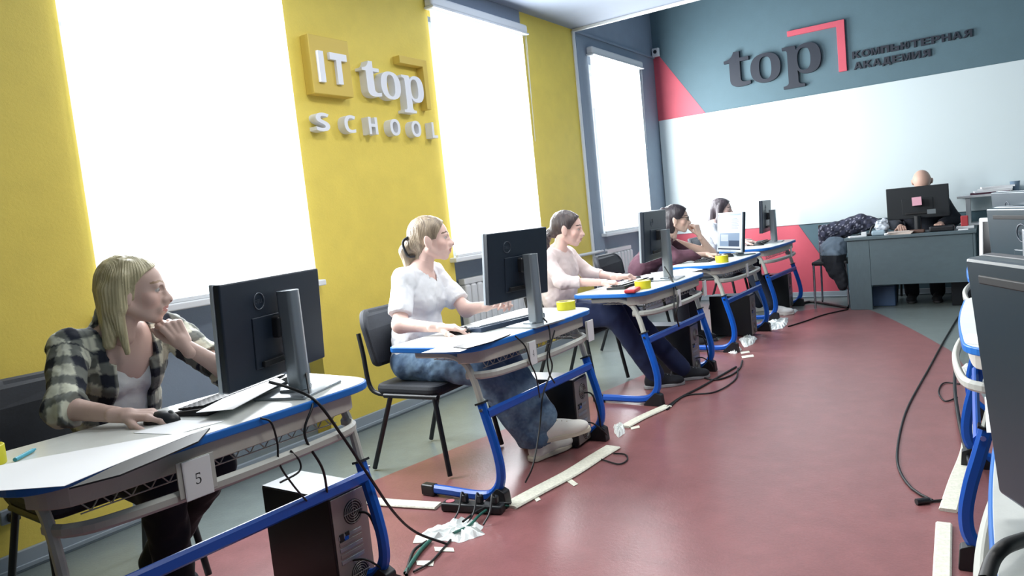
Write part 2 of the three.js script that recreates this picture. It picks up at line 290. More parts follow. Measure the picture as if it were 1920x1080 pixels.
{ // lettering on the back wall
  const put = (geo, label) => tag(mesh('sign_letter', geo.translate(0, 0, BACK), letterBlack), label, 'sign letter', 'black lettering on the grey wall');
  const D = 0.04;
  put(fitted(serifBold, 't', 0.285, 0.388, D).translate(-2.476, 2.43, 0), 'large black slab-serif letter t on the grey wall');
  put(fitted(serifBold, 'o', 0.322, 0.317, D).translate(-2.186, 2.424, 0), 'large black slab-serif letter o on the grey wall');
  put(fitted(serifBold, 'p', 0.396, 0.448, D).translate(-1.845, 2.311, 0), 'large black slab-serif letter p on the grey wall');
  tag(mesh('sign_bracket', extrude(poly([[-1.775, 2.862], [-1.283, 2.862], [-1.283, 2.393], [-1.205, 2.393], [-1.205, 2.918], [-1.775, 2.918]]), 0.035, 0.002).translate(0, 0, BACK), M.red), 'red corner bracket on the grey wall beside the black letters', 'sign');
  // two small lines of Cyrillic capitals
  const h = 0.072, d = 0.02, bar = (x0, x1, y0, y1) => span(x0, x1, y0, y1, 0, d);
  const cyr = {
    П: (w) => [extrude(poly([[0, 0], [0.024, 0], [0.024, h - 0.02], [w - 0.024, h - 0.02], [w - 0.024, 0], [w, 0], [w, h], [0, h]]), d)],
    Ь: (w) => [extrude((() => { const s = poly([[0, 0], [w, 0], [w, 0.046], [0.024, 0.046], [0.024, h], [0, h]]); s.holes.push(poly([[0.024, 0.016], [w - 0.022, 0.016], [w - 0.022, 0.03], [0.024, 0.03]])); return s; })(), d)],
    Ю: (w) => [bar(0, 0.022, 0, h), bar(0.0221, 0.042, h / 2 - 0.01, h / 2 + 0.01), fitted(sansBold, 'O', w - 0.04, h, d).translate(0.04, 0, 0)],
    Д: (w) => [extrude((() => { const s = poly([[0, -0.014], [0.016, -0.014], [0.016, 0], [w - 0.016, 0], [w - 0.016, -0.014], [w, -0.014], [w, 0.016], [w - 0.01, 0.016], [w - 0.01, h], [0.02, h], [0.012, 0.016], [0, 0.016]]); s.holes.push(poly([[0.034, 0.018], [w - 0.034, 0.018], [w - 0.034, h - 0.018], [0.04, h - 0.018]])); return s; })(), d)],
  };
  const latin = { К: 'K', О: 'O', М: 'M', Т: 'T', Е: 'E', Р: 'P', Н: 'H', А: 'A' }, flip = { Я: 'R', И: 'N' };
  const nth = ['first', 'second', 'third', 'fourth', 'fifth', 'sixth', 'seventh', 'eighth', 'ninth', 'tenth', 'eleventh', 'twelfth'];
  const line = (text, x0, x1, y, which) => {
    const pitch = (x1 - x0) / text.length;
    text.split('').forEach((c, i) => { const w = pitch * 0.86; put((cyr[c] ? merge(cyr[c](w)) : fitted(sansBold, latin[c] ?? flip[c], w, h, d, !!flip[c])).translate(x0 + i * pitch, y, 0), nth[i] + ' small black capital of the ' + which + ' word beside the red bracket'); });
  };
  line('КОМПЬЮТЕРНАЯ', -1.15, -0.075, 2.502, 'longer upper'); line('АКАДЕМИЯ', -1.14, -0.43, 2.388, 'shorter lower');
}
// ---------------------------------------------------------------- school desks, chairs, computers
const cut = (name, geo, material, parent) => { const m = mesh(name, geo, material, parent); m.userData.kind = 'stuff'; return m; };
const CARDS = {};
function card(text) {
  const c = document.createElement('canvas'); c.width = 128; c.height = 160; const g = c.getContext('2d');
  g.fillStyle = '#e9ecec'; g.fillRect(0, 0, 128, 160); g.fillStyle = '#1c2024'; g.font = '64px serif'; g.textAlign = 'center'; g.textBaseline = 'middle'; g.fillText(text, 64, 82);
  const t = new THREE.CanvasTexture(c); t.colorSpace = THREE.SRGBColorSpace; return mat(0xffffff, 0.75, { map: t });
}
const HALF = 0.56, LEG = 0.465;
// local axes: x towards the aisle (0 = front of the feet), z along the row
function schoolDesk(pos, turn, h, label, group) {
  const d = thing('school_desk', label, 'desk', [pos[0], 0, pos[1]], turn, group);
  const out = [[-0.49, -HALF], [-0.02, -HALF + 0.01], [0.005, 0], [-0.02, HALF - 0.01], [-0.49, HALF]].map(([x, z]) => [x, -z]);
  const flat = (s, y0, y1, bev) => extrude(s, y1 - y0, bev, 8).rotateX(-Math.PI / 2).translate(0, y0, 0);
  const inset = out.map(([x, z]) => [x + (x < -0.3 ? 0.006 : -0.006), z - Math.sign(z) * 0.006]);
  mesh('edge_band', metreUV(flat(roundedPoly(out, [0.05, 0.13, 0.4, 0.13, 0.05]), h - 0.026, h - 0.0015, 0.004)), M.blueEdge, d);
  mesh('table_top', metreUV(flat(roundedPoly(inset, [0.05, 0.125, 0.4, 0.125, 0.05]), h - 0.02, h, 0.001)), M.deskTop, d);
  // front apron and the bowed rail below it
  mesh('apron', metreUV(sweep([[-0.15, h - 0.054, LEG + 0.02], [-0.075, h - 0.054, LEG - 0.01], [-0.045, h - 0.054, LEG - 0.09], [-0.03, h - 0.054, 0], [-0.045, h - 0.054, -LEG + 0.09], [-0.075, h - 0.054, -LEG + 0.01], [-0.15, h - 0.054, -LEG - 0.02]], 0.016, 0.056, V(0, 1, 0), 0.003, 48)), M.beige, d);
  mesh('rail', sweep([[-0.13, h - 0.137, LEG], [-0.06, h - 0.137, LEG - 0.02], [-0.012, h - 0.137, LEG - 0.12], [0.012, h - 0.137, 0], [-0.012, h - 0.137, -LEG + 0.12], [-0.06, h - 0.137, -LEG + 0.02], [-0.13, h - 0.137, -LEG]], 0.022, 0.034, V(0, 1, 0), 0.009, 48), M.greyTube, d);
  // wire book shelf under the top
  const wires = [], ys = h - 0.088;
  for (let k = 0; k < 7; k++) { const x = -0.36 + k * 0.045; wires.push(rod([x, ys, -0.4], [x, ys, 0.4], 0.002, 5)); }
  for (let k = 0; k < 17; k++) { const z = -0.4 + k * 0.05; wires.push(rod([-0.36, ys + 0.002, z], [-0.09, ys + 0.002, z], 0.002, 5)); }
  for (let k = 0; k < 16; k++) { const z = -0.4 + k * 0.05; wires.push(rod([-0.088, ys, z], [-0.088, ys - 0.03, z + 0.025], 0.002, 5), rod([-0.088, ys - 0.03, z + 0.025], [-0.088, ys, z + 0.05], 0.002, 5)); }
  wires.push(rod([-0.088, ys - 0.03, -0.4], [-0.088, ys - 0.03, 0.4], 0.002, 5));
  cut('wire_shelf', wires, M.greyTube, d);
  mesh('crossbar', sweep([[-0.043, 0.4, LEG], [-0.043, 0.4, 0], [-0.043, 0.4, -LEG]], 0.022, 0.042, V(0, 1, 0), 0.008, 6), M.blue, d);
  for (const s of [1, -1]) {
    const leg = new THREE.Group(); leg.name = 'leg'; d.add(leg); const z = s * LEG;
    mesh('upper_tube', sweep([[-0.4, h - 0.052, z], [-0.28, h - 0.05, z], [-0.19, h - 0.055, z], [-0.125, h - 0.092, z], [-0.09, h - 0.17, z], [-0.064, 0.43, z]], 0.03, 0.024, V(0, 0, 1), 0.007, 36), M.greyTube, leg);
    mesh('lower_tube', sweep([[-0.068, 0.445, z], [-0.045, 0.36, z], [-0.018, 0.26, z], [-0.004, 0.17, z], [-0.014, 0.1, z], [-0.06, 0.05, z], [-0.14, 0.033, z], [-0.3, 0.032, z], [-0.42, 0.03, z]], 0.04, 0.034, V(0, 0, 1), 0.01, 48), M.blue, leg);
    mesh('collar', box(0.046, 0.008, 0.04).rotateZ(0.3).translate(-0.067, 0.447, z), M.blackPlastic, leg);
    mesh('bolt', cyl(0.008, 0.008, 0.012, 0, 0, 0, 10).rotateX(Math.PI / 2).translate(-0.058, 0.42, z + s * 0.018), M.chrome, leg);
    mesh('foot', extrude(roundedPoly([[0.022, 0], [0.016, 0.07], [-0.02, 0.085], [-0.1, 0.012], [-0.1, 0]], 0.008), 0.046, 0.003).translate(0, 0, z - 0.023), M.blackPlastic, leg);
    mesh('foot', rbox(0.075, 0.052, 0.044, -0.415, 0.026, z, 0.01), M.blackPlastic, leg);
  }
  return d;
}
const DESKS = [[[-1.77, -1.25], -0.06, 0.715], [[-1.755, -2.925], -0.02, 0.7], [[-1.69, -4.55], -0.035, 0.7], [[-1.69, -6.13], -0.02, 0.7], [[-1.71, -7.59], -0.04, 0.7]];
const deskNames = ['white-topped school desk with a paper number five on its front', 'white-topped school desk with a paper number four on its front', 'white-topped school desk of the woman with a braid', 'white-topped school desk of the woman with glasses', 'white-topped school desk next to the red wall'];
const desks = DESKS.map(([p, t, h], i) => schoolDesk(p, t, h, deskNames[i], 'school desks along the window wall'));
const deskPoint = (i, x, y, z) => { const [p, t] = DESKS[i], c = Math.cos(t), s = Math.sin(t); return V(p[0] + c * x + s * z, y, p[1] - s * x + c * z); };
// cards strapped between apron and rail
function numberCard(i, z, text, label, w = 0.078) {
  const h = DESKS[i][2], g = thing('number_card', label, 'card', deskPoint(i, 0.008, h - 0.11, z).toArray(), DESKS[i][1], 'cards strapped to the desk fronts');
  const zr = 0.014;
  mesh('holder', rbox(0.004, 0.095, w * 1.35, 0.012, 0.018, 0, 0.001), M.greyTube, g);
  const face = new THREE.PlaneGeometry(w * 0.94, 0.1).rotateY(Math.PI / 2).translate(0.0183, 0.012, 0);
  mesh('sheet', rbox(0.002, 0.104, w, 0.0165, 0.012, 0, 0.0008), M.paper, g);
  if (text) mesh('print', face, card(text), g);
}
numberCard(0, 0.155, '5', 'white paper card with the number five on the desk front'); numberCard(1, 0.17, '4', 'white paper card with the number four on the desk front', 0.055);
numberCard(1, -0.38, '', 'blank grey card at the end of the desk front beside the yellow tape', 0.06); numberCard(2, 0.1, '', 'blank grey card on the desk of the woman with a braid', 0.045); numberCard(2, -0.36, '', 'blank grey card at the far end of the desk of the braided woman', 0.05);
numberCard(3, 0.1, '', 'blank grey card on the desk of the woman with glasses', 0.04); numberCard(4, -0.1, '', 'blank grey card on the desk next to the red wall', 0.04);

// ---- monitors
const screenMat = (() => {
  const c = document.createElement('canvas'); c.width = 256; c.height = 320; const g = c.getContext('2d');
  g.fillStyle = '#eef6ff'; g.fillRect(0, 0, 256, 320); g.fillStyle = '#c4d8ee'; g.fillRect(0, 0, 256, 14); g.fillStyle = '#9cb6d4'; g.fillRect(18, 170, 220, 118); g.fillStyle = '#dbe9f8'; g.fillRect(30, 182, 84, 60); g.fillStyle = '#4a5c78'; g.fillRect(120, 236, 118, 52); g.fillStyle = '#b4c8e0'; for (let k = 0; k < 8; k++) g.fillRect(150, 40 + k * 12, 60 + (k % 3) * 12, 4); g.fillStyle = '#27344a'; g.fillRect(0, 306, 256, 14);
  const t = new THREE.CanvasTexture(c); t.colorSpace = THREE.SRGBColorSpace; return mat(0x050505, 0.2, { emissive: 0xffffff, emissiveMap: t, emissiveIntensity: 0.9 });
})();
M.monBack = mat(S(24, 36, 50), 0.42); M.monBezel = mat(S(176, 186, 194), 0.35); M.screenOff = mat(S(10, 12, 16), 0.12); M.logo = mat(S(78, 86, 96), 0.35, { metalness: 0.4 });
// local axes: origin at the foot of the stand, +x is the way the back looks; panel width runs along z
function monitor(pos, turn, o = {}) {
  const { w = 0.535, hgt = 0.325, bottom = 0.085, tilt = 0.05, column = 0.325, label, name = 'computer_monitor', bezel = M.monBack, pivot = 0, twist = 0, lit = false, logo = true, back = M.monBack, shift = 0, group = 'computer monitors', colMat = M.silver } = o;
  const g = thing(name, label, 'monitor', pos, turn, group);
  mesh('base', [rbox(0.185, 0.009, 0.23, -0.01, 0.0045, 0, 0.004), rbox(0.06, 0.012, 0.1, -0.02, 0.012, 0, 0.005)], M.silver, g);
  const col = mesh('column', extrude(roundedPoly([[-0.032, -0.03], [0.02, -0.03], [0.034, 0], [0.02, 0.03], [-0.032, 0.03]], 0.012), column, 0.002).rotateX(-Math.PI / 2).translate(0, 0.01, 0), colMat, g);
  const head = new THREE.Group(); head.name = 'panel'; head.position.set(-0.05, bottom + hgt / 2 , 0); head.rotation.set(0, twist, -tilt); g.add(head);
  mesh('back_shell', [extrude(roundedPoly([[-w / 2, -hgt / 2], [w / 2, -hgt / 2], [w / 2, hgt / 2], [-w / 2, hgt / 2]], 0.008), 0.024, 0.005).rotateY(Math.PI / 2).translate(-0.03, 0, shift), rbox(0.006, hgt * 0.5, w * 0.5, -0.005, -hgt * 0.12, shift, 0.003)], back, head);
  mesh('bezel', extrude((() => { const s = roundedPoly([[-w / 2 - 0.001, -hgt / 2 - 0.001], [w / 2 + 0.001, -hgt / 2 - 0.001], [w / 2 + 0.001, hgt / 2 + 0.001], [-w / 2 - 0.001, hgt / 2 + 0.001]], 0.006); s.holes.push(poly([[-w / 2 + 0.014, -hgt / 2 + 0.018], [w / 2 - 0.014, -hgt / 2 + 0.018], [w / 2 - 0.014, hgt / 2 - 0.014], [-w / 2 + 0.014, hgt / 2 - 0.014]])); return s; })(), 0.013, 0.002).rotateY(Math.PI / 2).translate(-0.042, 0, shift), bezel, head);
  mesh('screen', new THREE.PlaneGeometry(w - 0.026, hgt - 0.03).rotateY(-Math.PI / 2).translate(-0.0385, 0.002, shift), lit ? screenMat : M.screenOff, head);
  mesh('arm', rbox(0.035, 0.07, 0.08, 0.008, 0, 0, 0.01), M.blackPlastic, head);
  mesh('port_strip', rbox(0.012, 0.02, w * 0.4, 0.004, -hgt * 0.33, shift, 0.003), M.blackMatte, head);
  if (o.slot) mesh('vent_slot', rbox(0.004, 0.012, w * 0.86, -0.0055, hgt * 0.42, shift, 0.002), M.blackMatte, head);
  if (logo) {
    const yl = hgt * 0.28; 
    const ring = mesh('logo', new THREE.TorusGeometry(0.026, 0.0022, 6, 28).rotateY(Math.PI / 2).translate(-0.0055, yl, shift + 0.09), M.logo, head);
    const t = new TextGeometry('DELL', { font: sansBold, size: 0.0125, depth: 0.001, bevelEnabled: false, curveSegments: 3 }); t.computeBoundingBox(); const c = t.boundingBox.getCenter(V(0, 0, 0));
    mesh('logo_text', t.translate(-c.x, -c.y, 0).rotateY(Math.PI / 2).translate(-0.006, yl, shift + 0.09), M.logo, ring);
  }
  return g;
}
monitor([-1.905, DESKS[0][2], -1.59], rad(16), { label: 'black flat monitor on a silver column before the blonde woman', bezel: M.monBezel, bottom: 0.06 });
monitor([-1.81, DESKS[1][2], -2.94], rad(-6), { label: 'black flat monitor on a silver column before the woman in white', bezel: M.monBezel, bottom: 0.125, tilt: 0.09, w: 0.45, shift: 0.02 });
monitor([-1.825, DESKS[2][2], -4.70], rad(6), { label: 'black flat monitor on a silver column before the woman with a braid', bezel: M.monBezel, bottom: 0.14, shift: 0.03 });
monitor([-1.84, DESKS[3][2], -6.46], rad(46), { label: 'old pale-framed monitor with a lit screen beside the woman with glasses', lit: true, w: 0.41, hgt: 0.34, bezel: M.monBezel, bottom: 0.03, tilt: 0.1, column: 0.2, logo: false });
monitor([-1.88, DESKS[4][2], -7.86], rad(5), { label: 'black flat monitor on a silver column before the red wall', bezel: M.monBack, bottom: 0.11 });

// ---- chairs: black padded visitor chairs; local +x is the way the sitter looks, origin on the floor below the seat centre
function chair(pos, turn, label, o = {}) {
  const g = thing('visitor_chair', label, 'chair', [pos[0], 0, pos[1]], turn, o.group ?? 'black visitor chairs');
  const fab = o.fabric ?? M.chairFabric, sh = 0.44;
  mesh('seat', extrude(roundedPoly([[-0.21, -0.22], [0.2, -0.23], [0.2, 0.23], [-0.21, 0.22]], 0.07), 0.055, 0.02).rotateX(-Math.PI / 2).translate(0, sh - 0.05, 0), fab, g);
  // curved backrest shell
  const pos2 = [], N = 12, R = 10;
  const backShape = extrude(roundedPoly([[-0.225, 0.13], [0.225, 0.13], [0.24, 0.36], [0.19, 0.42], [-0.19, 0.42], [-0.24, 0.36]], 0.05), 0.05, 0.018, 12);
  const subdiv = (gg) => gg; const bp = backShape.attributes.position;
  for (let i = 0; i < bp.count; i++) { const u = bp.getX(i), y = bp.getY(i), w = bp.getZ(i); bp.setXYZ(i, -0.25 + w + u * u * 1.1 - (y - 0.13) * 0.22, sh + y - 0.04, u); }
  backShape.computeVertexNormals(); mesh('backrest', backShape, fab, g);
  for (const s of [-1, 1]) {
    mesh('back_upright', tube([[-0.1, sh - 0.05, s * 0.2], [-0.2, sh - 0.045, s * 0.2], [-0.25, sh + 0.0, s * 0.2], [-0.275, sh + 0.15, s * 0.19], [-0.3, sh + 0.26, s * 0.18]], 0.012, 24, 8), M.blackPlastic, g);
    mesh('leg', rod([0.17, sh - 0.05, s * 0.22], [0.23, 0.012, s * 0.245], 0.0125), M.blackPlastic, g);
    mesh('leg', rod([-0.1, sh - 0.05, s * 0.22], [-0.24, 0.012, s * 0.245], 0.0125), M.blackPlastic, g);
    mesh('side_rail', rod([0.19, sh - 0.05, s * 0.22], [-0.14, sh - 0.05, s * 0.22], 0.0125), M.blackPlastic, g);
  }
  mesh('cross_rail', rod([0.1, sh - 0.055, -0.22], [0.1, sh - 0.055, 0.22], 0.01), M.blackPlastic, g);
  return g;
}
M.chairFabric = mat(0xffffff, 0.7, { map: grain(30, 34, 42, 0.2, 16, 0.5) });
chair([-2.72, -1.3], rad(-4), 'black padded visitor chair under the blonde woman');
chair([-2.46, -2.9], rad(3), 'black padded visitor chair under the woman in white');
chair([-2.42, -4.46], rad(0), 'black padded visitor chair under the woman with a braid');
chair([-2.6, -5.86], rad(0), 'black padded visitor chair under the woman with glasses');
chair([-2.38, -7.62], rad(0), 'black padded visitor chair under the woman with long dark hair');

// ---- computer towers under the desks: rear panel looks to the aisle
function tower(pos, turn, label, o = {}) {
  const L = 0.35, H = o.h ?? 0.345, W = o.w ?? 0.165;
  const g = thing('computer_tower', label, 'computer', [pos[0], 0, pos[1]], turn, 'computer towers under the desks');
  mesh('case', rbox(L, H, W, 0, H / 2 + 0.012, 0, 0.005), M.pcCase, g);
  mesh('top_sheen', rbox(L - 0.004, 0.004, W - 0.004, 0, H + 0.0135, 0, 0.001), M.pcTopSheen, g);
  for (const [x, z] of [[1, 1], [1, -1], [-1, 1], [-1, -1]]) mesh('foot', cyl(0.012, 0.014, 0.014, x * (L / 2 - 0.04), 0.007, z * (W / 2 - 0.03), 10), M.blackPlastic, g);
  const rp = mesh('rear_panel', rbox(0.004, H - 0.014, W - 0.012, L / 2 + 0.002, H / 2 + 0.012, 0, 0.001), M.steel, g), xf = L / 2 + 0.005;
  const fan = (y, r) => { mesh('fan_grille', merge([0.3, 0.5, 0.7, 0.9].map((k) => new THREE.TorusGeometry(r * k, 0.0018, 5, 20).rotateY(Math.PI / 2).translate(xf + 0.001, y, -0.012)).concat([rod([xf + 0.001, y - r, -0.012], [xf + 0.001, y + r, -0.012], 0.0016, 5), rod([xf + 0.001, y, -0.012 - r], [xf + 0.001, y, -0.012 + r], 0.0016, 5)])), M.steel, rp).userData.kind = 'stuff'; mesh('fan_opening', cyl(r, r, 0.002, 0, 0, 0, 24).rotateZ(Math.PI / 2).translate(xf - 0.0007, y, -0.012), M.blackMatte, rp); };
  fan(H * 0.78 + 0.012, 0.042); fan(H * 0.16 + 0.012, 0.04);
  for (let k = 0; k < 5; k++) mesh('slot_cover', rbox(0.003, 0.013, 0.1, xf, H * 0.34 + 0.012 + k * 0.021, 0.012, 0.001), k % 2 ? M.steel : M.silver, rp);
  for (const [y, z, c] of [[0.60, 0.05, M.blackMatte], [0.60, 0.025, M.blackMatte], [0.565, 0.05, M.blackMatte], [0.565, 0.03, M.blue]]) mesh('port', rbox(0.004, 0.014, 0.018, xf, H * y + 0.012, z, 0.001), c, rp);
  return g;
}
tower([-2.015, -1.675], rad(-2), 'black computer tower under the blonde woman\'s desk');
tower([-1.99, -3.3], rad(3), 'black computer tower behind the white sneakers');
tower([-1.93, -4.9], rad(0), 'black computer tower under the desk of the woman with a braid');
tower([-1.92, -6.38], rad(0), 'black computer tower under the desk of the woman with glasses');
tower([-1.95, -7.95], rad(0), 'black computer tower under the desk next to the red wall');
// ---------------------------------------------------------------- people: distance fields meshed with surface nets
class Field {
  constructor(lo, hi, cell, k) {
    this.lo = lo; this.c = cell; this.k = k;
    this.n = lo.map((v, i) => Math.max(3, Math.ceil((hi[i] - v) / cell) + 1));
    this.s = new Float32Array(this.n[0] * this.n[1] * this.n[2]);
  }
  box(b, fn) { // visit grid points inside b = [x0,y0,z0,x1,y1,z1]
    const { lo, c, n } = this, a = [0, 1, 2].map((i) => Math.max(0, Math.floor((b[i] - lo[i]) / c))), e = [0, 1, 2].map((i) => Math.min(n[i] - 1, Math.ceil((b[i + 3] - lo[i]) / c)));
    for (let k = a[2]; k <= e[2]; k++) for (let j = a[1]; j <= e[1]; j++) { let q = (k * n[1] + j) * n[0] + a[0]; for (let i = a[0]; i <= e[0]; i++, q++) fn(q, lo[0] + i * c, lo[1] + j * c, lo[2] + k * c); }
  }
  cone(a, b, r0, r1, f0 = 1) { // tapered capsule
    const k = this.k, pad = Math.max(r0, r1) + 7 * k, dx = b.x - a.x, dy = b.y - a.y, dz = b.z - a.z, L = dx * dx + dy * dy + dz * dz || 1e-9, s = this.s;
    this.box([Math.min(a.x, b.x) - pad, Math.min(a.y, b.y) - pad, Math.min(a.z, b.z) - pad, Math.max(a.x, b.x) + pad, Math.max(a.y, b.y) + pad, Math.max(a.z, b.z) + pad], (q, x, y, z) => {
      const px = x - a.x, py = y - a.y, pz = z - a.z; let t = (px * dx + py * dy + pz * dz) / L; t = t < 0 ? 0 : t > 1 ? 1 : t;
      const ex = px - dx * t, ey = py - dy * t, ez = pz - dz * t; s[q] += Math.exp(-(Math.sqrt(ex * ex + ey * ey + ez * ez) - (r0 + (r1 - r0) * t)) / k);
    });
  }
  ball(p, r) { this.cone(p, p, r, r); }
  egg(p, basis, rx, ry, rz) { // ellipsoid with its axes along basis = [X, Y, Z]
    const k = this.k, R = Math.max(rx, ry, rz) + 7 * k, [X, Y, Z] = basis, s = this.s;
    this.box([p.x - R, p.y - R, p.z - R, p.x + R, p.y + R, p.z + R], (q, x, y, z) => {
      const ax = x - p.x, ay = y - p.y, az = z - p.z, u = (ax * X.x + ay * X.y + az * X.z), v = (ax * Y.x + ay * Y.y + az * Y.z), w = (ax * Z.x + ay * Z.y + az * Z.z);
      const k0 = Math.sqrt((u / rx) ** 2 + (v / ry) ** 2 + (w / rz) ** 2), k1 = Math.sqrt((u / (rx * rx)) ** 2 + (v / (ry * ry)) ** 2 + (w / (rz * rz)) ** 2);
      s[q] += Math.exp(-(k1 < 1e-6 ? -Math.min(rx, ry, rz) : k0 * (k0 - 1) / k1) / k);
    });
  }
  done() { const { s, k } = this; for (let i = 0; i < s.length; i++) s[i] = s[i] > 1e-9 ? -k * Math.log(s[i]) : 20 * k; return this; }
  each(fn) { const { s, k } = this; this.box([-1e3, -1e3, -1e3, 1e3, 1e3, 1e3].map((v, i) => (i < 3 ? this.lo[i] : this.lo[i - 3] + this.n[i - 3] * this.c)), (q, x, y, z) => { if (s[q] < 12 * k) s[q] = fn(x, y, z, s[q]); }); return this; }
  mesh(color) {
    const { n: [nx, ny, nz], s, lo, c } = this, id = new Int32Array(nx * ny * nz).fill(-1), P = [], N = [], I = [], W = nx * ny;
    const corner = [0, 1, nx, nx + 1, W, W + 1, W + nx, W + nx + 1], edges = [[0, 1], [2, 3], [4, 5], [6, 7], [0, 2], [1, 3], [4, 6], [5, 7], [0, 4], [1, 5], [2, 6], [3, 7]];
    for (let k = 0; k < nz - 1; k++) for (let j = 0; j < ny - 1; j++) for (let i = 0; i < nx - 1; i++) {
      const q = k * W + j * nx + i; let m = 0; for (let e = 0; e < 8; e++) if (s[q + corner[e]] < 0) m |= 1 << e;
      if (m === 0 || m === 255) continue;
      let x = 0, y = 0, z = 0, cnt = 0;
      for (const [a, b] of edges) { const va = s[q + corner[a]], vb = s[q + corner[b]]; if ((va < 0) === (vb < 0)) continue; const t = va / (va - vb), ax = a & 1, ay = (a >> 1) & 1, az = a >> 2; x += ax + ((b & 1) - ax) * t; y += ay + (((b >> 1) & 1) - ay) * t; z += az + ((b >> 2) - az) * t; cnt++; }
      x /= cnt; y /= cnt; z /= cnt; id[q] = P.length / 3; P.push(lo[0] + (i + x) * c, lo[1] + (j + y) * c, lo[2] + (k + z) * c);
      const g = (d) => { let v = 0; for (let e = 0; e < 8; e++) { const b = (e >> d) & 1; v += (b ? 1 : -1) * s[q + corner[e]]; } return v; };
      const gx = g(0), gy = g(1), gz = g(2), l = Math.hypot(gx, gy, gz) || 1; N.push(gx / l, gy / l, gz / l);
    }
    for (let k = 1; k < nz - 1; k++) for (let j = 1; j < ny - 1; j++) for (let i = 1; i < nx - 1; i++) {
      const q = k * W + j * nx + i, v = s[q] < 0;
      const quad = (o, a, b) => { if (v === s[q + o] < 0) return; const A = id[q], B = id[q - a], C = id[q - a - b], D = id[q - b]; if (A < 0 || B < 0 || C < 0 || D < 0) return; v ? I.push(A, B, C, A, C, D) : I.push(A, C, B, A, D, C); };
      quad(1, nx, W); quad(nx, W, 1); quad(W, 1, nx);
    }
    const geo = new THREE.BufferGeometry(); geo.setAttribute('position', new THREE.Float32BufferAttribute(P, 3)); geo.setAttribute('normal', new THREE.Float32BufferAttribute(N, 3)); geo.setIndex(I);
    if (color) { const C = new Float32Array(P.length), t = new THREE.Color(); for (let i = 0; i < P.length; i += 3) { color(P[i], P[i + 1], P[i + 2], t, N[i], N[i + 1], N[i + 2]); C[i] = t.r; C[i + 1] = t.g; C[i + 2] = t.b; } geo.setAttribute('color', new THREE.BufferAttribute(C, 3)); }
    return geo;
  }
}
const joinColored = (list) => mergeGeometries(list.map((g) => { const h = g.index ? g.toNonIndexed() : g; for (const k of Object.keys(h.attributes)) if (!['position', 'normal', 'color'].includes(k)) h.deleteAttribute(k); return h; }));
const paint = (geo, c) => { const n = geo.attributes.position.count, a = new Float32Array(n * 3); for (let i = 0; i < n; i++) { a[i * 3] = c.r; a[i * 3 + 1] = c.g; a[i * 3 + 2] = c.b; } geo.setAttribute('color', new THREE.BufferAttribute(a, 3)); return geo; };
const skinMat = new THREE.MeshPhysicalMaterial({ vertexColors: true, roughness: 0.52, sheen: 0.2, sheenColor: new THREE.Color(1, 0.85, 0.8), sheenRoughness: 0.5 });
const clothMat = (r = 0.85) => new THREE.MeshPhysicalMaterial({ vertexColors: true, roughness: r, sheen: 0.25, sheenRoughness: 0.6, sheenColor: new THREE.Color(0.9, 0.9, 0.95) });
const hairMat = new THREE.MeshPhysicalMaterial({ vertexColors: true, roughness: 0.42, sheen: 0.3, sheenColor: new THREE.Color(1, 0.95, 0.9), sheenRoughness: 0.35 });
const clothM = clothMat(), denimM = clothMat(0.9);
const n3 = (x, y, z) => { const i = Math.floor(x), j = Math.floor(y), k = Math.floor(z), f = (t) => t * t * (3 - 2 * t), u = f(x - i), v = f(y - j), w = f(z - k), h = (a, b, c) => hash(a + c * 57, b + c * 131); const l = (a, b, t) => a + (b - a) * t; return l(l(l(h(i, j, k), h(i + 1, j, k), u), l(h(i, j + 1, k), h(i + 1, j + 1, k), u), v), l(l(h(i, j, k + 1), h(i + 1, j, k + 1), u), l(h(i, j + 1, k + 1), h(i + 1, j + 1, k + 1), u), v), w) - 0.5; };
const lerp3 = (a, b, t) => a.clone().lerp(b, t);
function bend(a, c, l0, l1, pole) { // middle joint of a two-bone limb
  const d = c.clone().sub(a); let L = d.length(); if (L > (l0 + l1) * 0.999) { L = (l0 + l1) * 0.999; c.copy(a).addScaledVector(d.normalize(), L); } d.copy(c).sub(a).normalize();
  const x = (L * L + l0 * l0 - l1 * l1) / (2 * L), h = Math.sqrt(Math.max(0, l0 * l0 - x * x)), p = pole.clone().addScaledVector(d, -pole.dot(d)).normalize();
  return a.clone().addScaledVector(d, x).addScaledVector(p, h);
}
const frame = (yaw, pitch = 0, roll = 0) => { const q = new THREE.Quaternion().setFromEuler(new THREE.Euler(roll, yaw, pitch, 'YZX')); return [V(1, 0, 0), V(0, 1, 0), V(0, 0, 1)].map((v) => v.applyQuaternion(q)); };   // [forward, up, right]; yaw turns forward from +x towards -z

